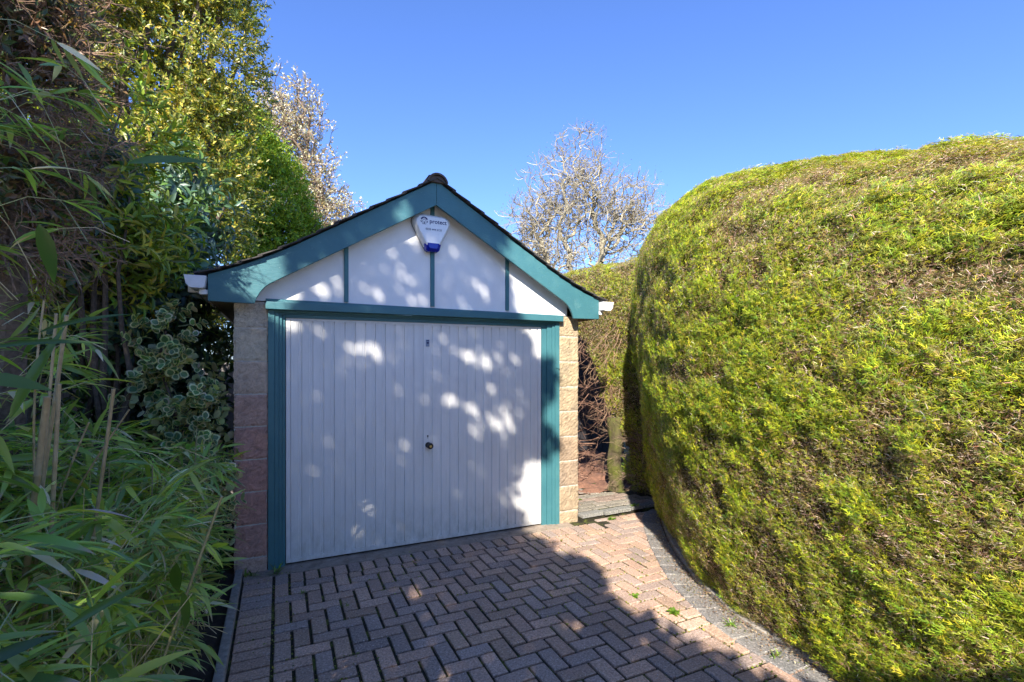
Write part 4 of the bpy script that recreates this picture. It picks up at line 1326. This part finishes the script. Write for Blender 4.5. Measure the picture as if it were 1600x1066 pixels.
# leaf clusters: fan of blades on thin twigs
def bamboo_leaves(C, seed, size=(.07, .18), fan=6, pal=None, updir=.15):
    g_ = np.random.default_rng(seed); n = len(C)
    D = unit(g_.normal(0, 1, (n, 3)) * [1, 1, .55] + np.array([.35, -.1, updir]))
    m_ = n * fan
    base = np.repeat(C, fan, 0); DD = np.repeat(D, fan, 0)
    k_ = np.tile(np.arange(fan), n)
    sidev = unit(np.cross(DD, [0, 0, 1.0])); 
    ang = np.radians((np.where(k_ % 2, 1, -1) * (12 + 13 * (fan - 1 - k_) / fan * 2.3)) + g_.normal(0, 9, m_))
    d = unit(DD * np.cos(ang)[:, None] + sidev * np.sin(ang)[:, None] + np.array([0, 0, 1]) * g_.normal(-.12, .28, (m_, 1)))
    P_ = base + DD * ((k_ / fan) * .10)[:, None]
    nr = unit(np.array([[0, 0, 1.0]]) + g_.normal(0, .38, (m_, 3)))
    s_ = g_.uniform(size[0], size[1], m_)
    pal = pal or [(.38, .50, .10), (.29, .43, .11), (.52, .60, .10), (.18, .29, .08), (.80, .70, .46)]
    c = palette(m_, pal, [4, 4, 1.8, 2, .8], .2, g_)
    V, F, Cc = stamp(BL, BLF, P_, d, nr, s_, c, s_ * g_.uniform(.11, .165, m_))
    # brown tips on a few
    tipm = (np.arange(len(V)) % len(BL) >= len(BL) - 4) & np.repeat(g_.random(m_) < .35, len(BL))
    Cc = Cc.copy(); Cc[tipm] = (.42, .34, .22)
    return V, F, Cc, D
def vis_ok(P_):
    """keeps the space in front of the lens and the drive clear"""
    d = P_ - np.array([0, -3.96, 1.48]); yaw = R(25.3); F = d[:, 0] * math.sin(yaw) + d[:, 1] * math.cos(yaw)
    return np.linalg.norm(d, axis=1) > .62
cl = []
g_ = np.random.default_rng(78)
# main low mass
n = 2300
P_ = np.stack([g_.uniform(-1.5, -.33, n), g_.uniform(-3.3, -.35, n), g_.uniform(.08, 1.18, n)], 1)
top = .82 + .42 * vnoise(P_ * [1, 1, 0], .4, 41) + .18 * (P_[:, 0] < -.8)
inset = -.335 - .10 * (P_[:, 2] < .25) + .02 * (P_[:, 2] > .5)
P_ = P_[(P_[:, 2] < top) & (P_[:, 0] < inset)]
cl.append(P_)
# taller leafy shoots further left
n = 420
P_ = np.stack([g_.uniform(-1.5, -.72, n), g_.uniform(-2.6, -.6, n), g_.uniform(1.0, 2.7, n)], 1)
d = P_ - np.array([0, -3.96, 1.48]); yaw = R(25.3); Fd = d[:, 0] * math.sin(yaw) + d[:, 1] * math.cos(yaw); Rt = d[:, 0] * math.cos(yaw) - d[:, 1] * math.sin(yaw)
P_ = P_[(vnoise(P_, .3, 43) > .40) & (Rt / Fd < -.875 + .0 * Fd)]
cl.append(P_)
CL = np.concatenate(cl); CL = CL[vis_ok(CL)]
V, F, Cc, D = bamboo_leaves(CL, 80)
np_mesh('foliage', V, F, M_bamboo, bb, Cc)
mb = MB()
for c, d in zip(CL, D):
    mb.tube([c - d * .22 + Vector((0, 0, -.10)), c - d * .1 + Vector((0, 0, -.015)), c, c + d * .08], [.0018, .0015, .0012, .0008], 3, cap=False, col=rnd.choice([(.42, .40, .16), (.62, .52, .30), (.34, .36, .14)]))
keep(mb.build('twigs', M_cane, tint=True), bb)
# a few big near blades
near = [((60, 350), (95, 447), .95, .026), ((-30, 590), (80, 598), .85, .030), ((15, 655), (92, 500), 1.0, .018), ((-20, 545), (150, 515), 1.0, .013), ((-40, 1045), (75, 985), .85, .026), ((100, 985), (215, 905), .9, .018), ((-20, 930), (130, 935), 1.0, .016), ((285, 925), (300, 1000), 1.35, .016), ((276, 880), (270, 945), 1.4, .02), ((60, 520), (190, 475), 1.2, .010), ((200, 255), (325, 235), 1.7, .018)]
Pn = []; Dn = []; Sn = []; Wn = []
for (a, b, F_, w_) in near:
    p0_ = np.array(at(*a, F_)); p1_ = np.array(at(*b, F_ * 1.05)); Pn.append(p0_); Dn.append(p1_ - p0_); Sn.append(np.linalg.norm(p1_ - p0_)); Wn.append(w_ * F_)
Pn = np.array(Pn); Dn = np.array(Dn)
vw = unit(np.array([0, -3.96, 1.48]) - Pn)
V, F, Cc = stamp(BL, BLF, Pn, Dn, vw + np.array([0, 0, .8]), np.array(Sn), palette(len(Pn), [(.09, .17, .025), (.07, .14, .03)], [1, 1], .1), np.array(Wn) * 1.15)
np_mesh('near_leaves', V, F, M_bamboo, bb, Cc)

# ------------------------------------------------------------------ bare trees behind
def crown_tree(name, label, base, fork, E, n, r0, col, seed, bud, kd=.55, tw=(.10, .30), rmin=.006):
    """grows a branching skeleton through the crown volume: every new point joins the best existing node"""
    g_ = np.random.default_rng(seed)
    E = np.array(E, float)
    pts, _ = in_ellipsoids(n, E, .05, g_)
    pts = pts[vnoise(pts, .7, seed) > .30]
    f = np.array(fork, float)
    order = np.argsort(np.linalg.norm(pts - f, axis=1) + g_.normal(0, .12, len(pts)))
    pts = pts[order]
    N = np.zeros((len(pts) + 1, 3)); N[0] = f; par = [-1]; dist = np.zeros(len(pts) + 1)
    for i, p in enumerate(pts):
        d = np.linalg.norm(N[:i + 1] - p, axis=1)
        j = int(np.argmin(d + kd * dist[:i + 1] * .35))
        v = p - N[j]; L = np.linalg.norm(v)
        q = N[j] + v * min(1, .45 / L) if L > .45 and i > 30 else p
        q = q + g_.normal(0, .02, 3)
        N[i + 1] = q; par.append(j); dist[i + 1] = dist[j] + np.linalg.norm(q - N[j])
    m = len(par); load = np.ones(m)
    for i in range(m - 1, 0, -1): load[par[i]] += load[i]
    rad = np.maximum(rmin, r0 * (load / load[0]) ** .46)
    root = empty(name, label, 'tree', base)
    mb = MB(); b0 = Vector(base); fv = Vector(f)
    mb.tube([b0, b0.lerp(fv, .35) + Vector((.06, .03, 0)), b0.lerp(fv, .7) - Vector((.03, 0, 0)), fv], [r0 * 1.3, r0 * 1.1, r0, r0 * .95], 9, col=col)
    for i in range(1, m):
        a = Vector(N[par[i]]); b = Vector(N[i]); L = (b - a).length
        gp = par[par[i]] if par[i] > 0 else 0
        back = (a - Vector(N[gp])).normalized() if par[i] > 0 else Vector((0, 0, 1))
        mid = a.lerp(b, .5) + back * L * .12 + Vector(g_.normal(0, L * .05, 3))
        mb.tube([a, mid, b], [min(rad[i] * 1.25, rad[par[i]]), rad[i] * 1.05, rad[i]], 6 if rad[i] > .03 else (4 if rad[i] > .012 else 3), cap=False, col=shade_of(col, g_.uniform(.6, 1.35)))
    leafs = [i for i in range(m) if load[i] <= 4]
    C = []; D = []
    for i in leafs:
        a = Vector(N[i]); dd = (a - Vector(N[par[i]])).normalized() if i else Vector((0, 0, 1))
        for q in range(3):
            v = (dd + Vector(g_.normal(0, .55, 3)) + Vector((0, 0, .25))).normalized(); L = g_.uniform(*tw)
            k_ = a + v * L * .5 + Vector(g_.normal(0, .02, 3))
            mb.tube([a, k_, a + v * L], [rmin, rmin * .8, rmin * .6], 3, cap=False, col=shade_of(col, g_.uniform(.6, 1.35)))
            C.append((a + v * L * .3)[:]); D.append(v[:])
    keep(mb.build('branches', M_bark, tint=True), root)
    nl, sz, pal, pr2, nm = bud
    C = np.array(C); D = np.array(D)
    V, F, Cc, _, _ = leafy('b', root, M_petal, C, D, nl, tw, sz, (.5, .8), pal, pr2, seed=seed, alpha=(15, 65))
    np_mesh(nm, V, F, M_petal, root, Cc)
    return root
crown_tree('bare_tree', 'leafless tree with pale lichen-covered branches behind the right roof slope', (7.3, 7.3, 0), (7.25, 7.3, 2.7),
           [(6.75, 7.4, 5.6, 1.25, 1.0, 1.5), (8.35, 7.0, 5.6, 1.6, 1.0, 1.35), (7.3, 7.2, 6.4, 1.0, .9, 1.5), (6.1, 7.5, 5.2, .9, .8, .8), (8.9, 6.9, 5.6, .9, .8, .9), (7.5, 7.2, 4.3, 2.0, 1.0, .9), (6.3, 7.4, 4.4, 1.1, .8, .9)],
           2500, .17, (.33, .29, .20), 21, (3, (.022, .042), [(.34, .25, .15), (.24, .15, .09), (.42, .37, .26)], [3, 2, 2], 'buds'), rmin=.0075, tw=(.12, .34))
crown_tree('blossom_tree', 'tree in pale cream blossom rising behind the conifer at the left', (.45, 11.5, 0), (.45, 11.5, 3.6),
           [(.35, 11.5, 7.6, 1.2, 1.0, 2.0), (1.0, 11.4, 6.2, 1.3, 1.0, 1.2), (.2, 11.5, 8.9, .8, .8, 1.1), (1.4, 11.4, 5.2, 1.0, .9, .9)],
           1500, .15, (.20, .14, .09), 22, (5, (.05, .09), [(.66, .59, .42), (.76, .70, .52), (.42, .34, .18), (.52, .44, .18)], [3, 2.5, 2, 2], 'blossom'), rmin=.007, tw=(.12, .32))
rnd.seed(9)

# ------------------------------------------------------------------ shade tree behind the camera
st = empty('shade_tree', 'broad leafy tree standing behind the viewpoint and shading the drive', 'tree', (-4.6, -7.6, 0))
def P2S(p):
    """where the sun ray through p meets the garage front plane (x, z)"""
    t_ = -p[1] / LD[1]; return (p[0] + LD[0] * t_, p[2] + LD[2] * t_)
def lit(X, Z):
    """1 = crown must be open to the sun there"""
    # right boundary of the shade
    bx = np.interp(Z, [-2.9, -2.45, -2.13, -1.84, -1.46, -1.14, -.79, -.38, -.05, .05, .3, .62, .70, .80, 1.05, 1.15, 1.3, 1.45, 1.62, 1.80, 1.95, 2.2, 2.6, 3.2],
                   [5.2, 4.55, 3.68, 3.42, 3.03, 2.78, 2.66, 2.28, 2.06, 1.98, 1.90, 1.92, 2.38, 2.30, 2.16, 2.22, 2.38, 2.34, 2.03, 2.03, 1.88, 1.80, 1.80, 1.5])
    return X > bx
g_ = np.random.default_rng(303)
n = 86000
X = g_.uniform(-1.7, 5.1, n); Z = g_.uniform(-3.4, 3.3, n)
edge = (vnoise(np.stack([X, Z, X * 0], 1), .16, 71) - .5) * .16
ok = ~lit(X + edge, Z)
# thinner towards the top and open at the upper left
fine = vnoise(np.stack([X, Z, X * 0], 1), .13, 72)
topth = np.interp(Z, [1.6, 2.3, 2.7, 3.3], [0, .24, .42, .75]) * (X > -.3)
ok &= fine > topth * .95
ok &= ~((X < .15) & (Z > 1.75 + np.clip((-.25 - X) * 6, 0, .90) + (fine - .5) * .4))
holes = [(.52, 1.60, .05, .09), (.60, 1.64, .06, .05), (.68, 1.58, .05, .06), (.86, 1.60, .06, .045), (.80, 1.55, .04, .04), (.38, 1.52, .03, .05), (.60, 1.45, .03, .06),
         (1.33, 1.62, .06, .04), (1.42, 1.60, .05, .05), (1.50, 1.53, .05, .04), (1.55, 1.62, .05, .05), (1.62, 1.50, .04, .04), (1.68, 1.66, .06, .04), (1.28, 1.45, .04, .03), (1.74, 1.48, .04, .05), (1.85, 1.42, .05, .05), (1.90, 1.58, .06, .07),
         (1.20, 1.36, .03, .03), (1.25, 1.22, .03, .05), (1.03, 1.20, .03, .04), (1.40, 1.22, .03, .04), (1.48, 1.15, .04, .05), (1.32, 1.02, .03, .04), (1.55, 1.05, .03, .03), (1.62, 1.06, .05, .05), (1.72, 1.02, .06, .05), (1.80, 1.10, .05, .05), (1.76, .92, .05, .07), (1.86, .95, .05, .06), (1.80, .82, .04, .05), (1.92, 1.20, .04, .06), (1.16, 1.00, .025, .03), (1.78, .30, .04, .035),
         (.72, 2.02, .05, .05), (.62, 2.10, .04, .04), (.28, 2.02, .05, .06), (.36, 2.14, .05, .03), (.85, 2.30, .04, .04), (.95, 2.42, .05, .05), (.70, 2.30, .05, .04), (1.0, 2.05, .05, .06), (.90, 2.18, .04, .05), (1.38, 2.44, .03, .04), (1.50, 2.16, .03, .05), (1.58, 2.10, .04, .05), (1.40, 2.02, .04, .03), (1.70, 2.30, .05, .06), (1.05, 2.30, .04, .04), (.45, 2.04, .04, .04), (.10, 2.20, .08, .05), (.20, 2.28, .06, .05)]
ang = -.5
for q in range(34):
    holes.append((g_.uniform(.25, 2.0), g_.uniform(1.15, 2.35), g_.uniform(.018, .035), g_.uniform(.018, .04)))
for q in range(14):
    holes.append((g_.uniform(1.3, 2.0), g_.uniform(.75, 1.6), g_.uniform(.02, .035), g_.uniform(.02, .045)))
for hx_, hz_, rx, rz in holes:
    dx, dz = X - hx_, Z - hz_
    a = dx * math.cos(ang) - dz * math.sin(ang); b = dx * math.sin(ang) + dz * math.cos(ang)
    ok &= (a / (rx * .85 + .016)) ** 2 + (b / (rz * .85 + .016)) ** 2 > 1
X, Z = X[ok], Z[ok]; n = len(X)
T_ = g_.uniform(7.8, 9.2, n)
Q = np.stack([X, X * 0, Z], 1) - LD[None] * T_[:, None]
kq = (Q[:, 1] < -4.15) & (Q[:, 2] > .05); Q = Q[kq]; n = len(Q)
V, F, Cc = stamp(LEAF4, LEAF4F, Q, unit(g_.normal(0, 1, (n, 3))), unit(-LD[None] + g_.normal(0, .45, (n, 3))), g_.uniform(.07, .12, n), palette(n, GD, [1, 1, 1, 1]), g_.uniform(.05, .08, n))
np_mesh('crown', V, F, M_leaf, st, Cc)
mb = MB()
mb.tube([(-4.6, -7.6, 0), (-4.55, -7.4, 2.0), (-4.5, -7.1, 4.0), (-4.4, -6.9, 5.4)], [.16, .14, .12, .07], 10, col=(.12, .10, .08))
for tip in ((-2.8, -6.4, 6.0), (-3.4, -6.4, 7.2), (-6, -6.6, 6.2), (-4.8, -6.4, 7.4), (-2.4, -6.5, 4.4), (-6, -6.7, 4.6)):
    a = Vector((-4.5, -7.1, 3.8)); b_ = Vector(tip); mb.tube([a, a.lerp(b_, .35) + Vector((0, 0, .25)), a.lerp(b_, .7) + Vector((0, 0, .2)), b_], [.07, .05, .03, .012], 6, col=(.12, .10, .08))
keep(mb.build('trunk', M_bark, tint=True), st)

# ------------------------------------------------------------------ greenery beyond the left fence
shrub('evergreen_bush', 'dark bushy evergreen growing beyond the fence end, low behind the garage', 'shrub', (-1.3, 6.6, 0),
      [(-1.2, 6.6, 1.3, .9, .5, 1.3), (-2.3, 6.4, 1.6, .9, .5, 1.6), (-3.6, 6.2, 1.8, 1.0, .6, 1.8), (-.75, 6.2, 2.4, .6, .5, .8), (-.62, 4.6, 1.2, .3, .5, 1.2)],
      4200, 9, (.08, .2), (.05, .09), (.36, .5), [(.10, .13, .03), (.06, .09, .02), (.20, .20, .04), (.03, .05, .015)], [3, 3, 1.5, 2], shell=.3, seed=31, clump=.22, cs=.4, trunk=[(-1.3, 6.6, .04)])
shrub('evergreen_bush', 'dense leafy bush filling the space beyond the long fence at the left edge', 'shrub', (-3.2, 1.2, 0),
      [(-2.6, .2, 1.6, .7, 1.1, 1.6), (-2.6, 2.4, 1.7, .7, 1.2, 1.7), (-2.7, 4.3, 1.7, .8, 1.2, 1.7), (-2.4, 1.0, 3.2, .8, 1.0, .9), (-2.3, -.6, 2.4, .6, .8, 1.0)],
      5200, 9, (.08, .2), (.05, .09), (.36, .5), [(.12, .15, .03), (.07, .10, .02), (.24, .24, .04), (.03, .05, .015)], [3, 3, 1.5, 2], shell=.3, seed=33, clump=.22, cs=.4, trunk=[(-2.7, 1.2, .05)])
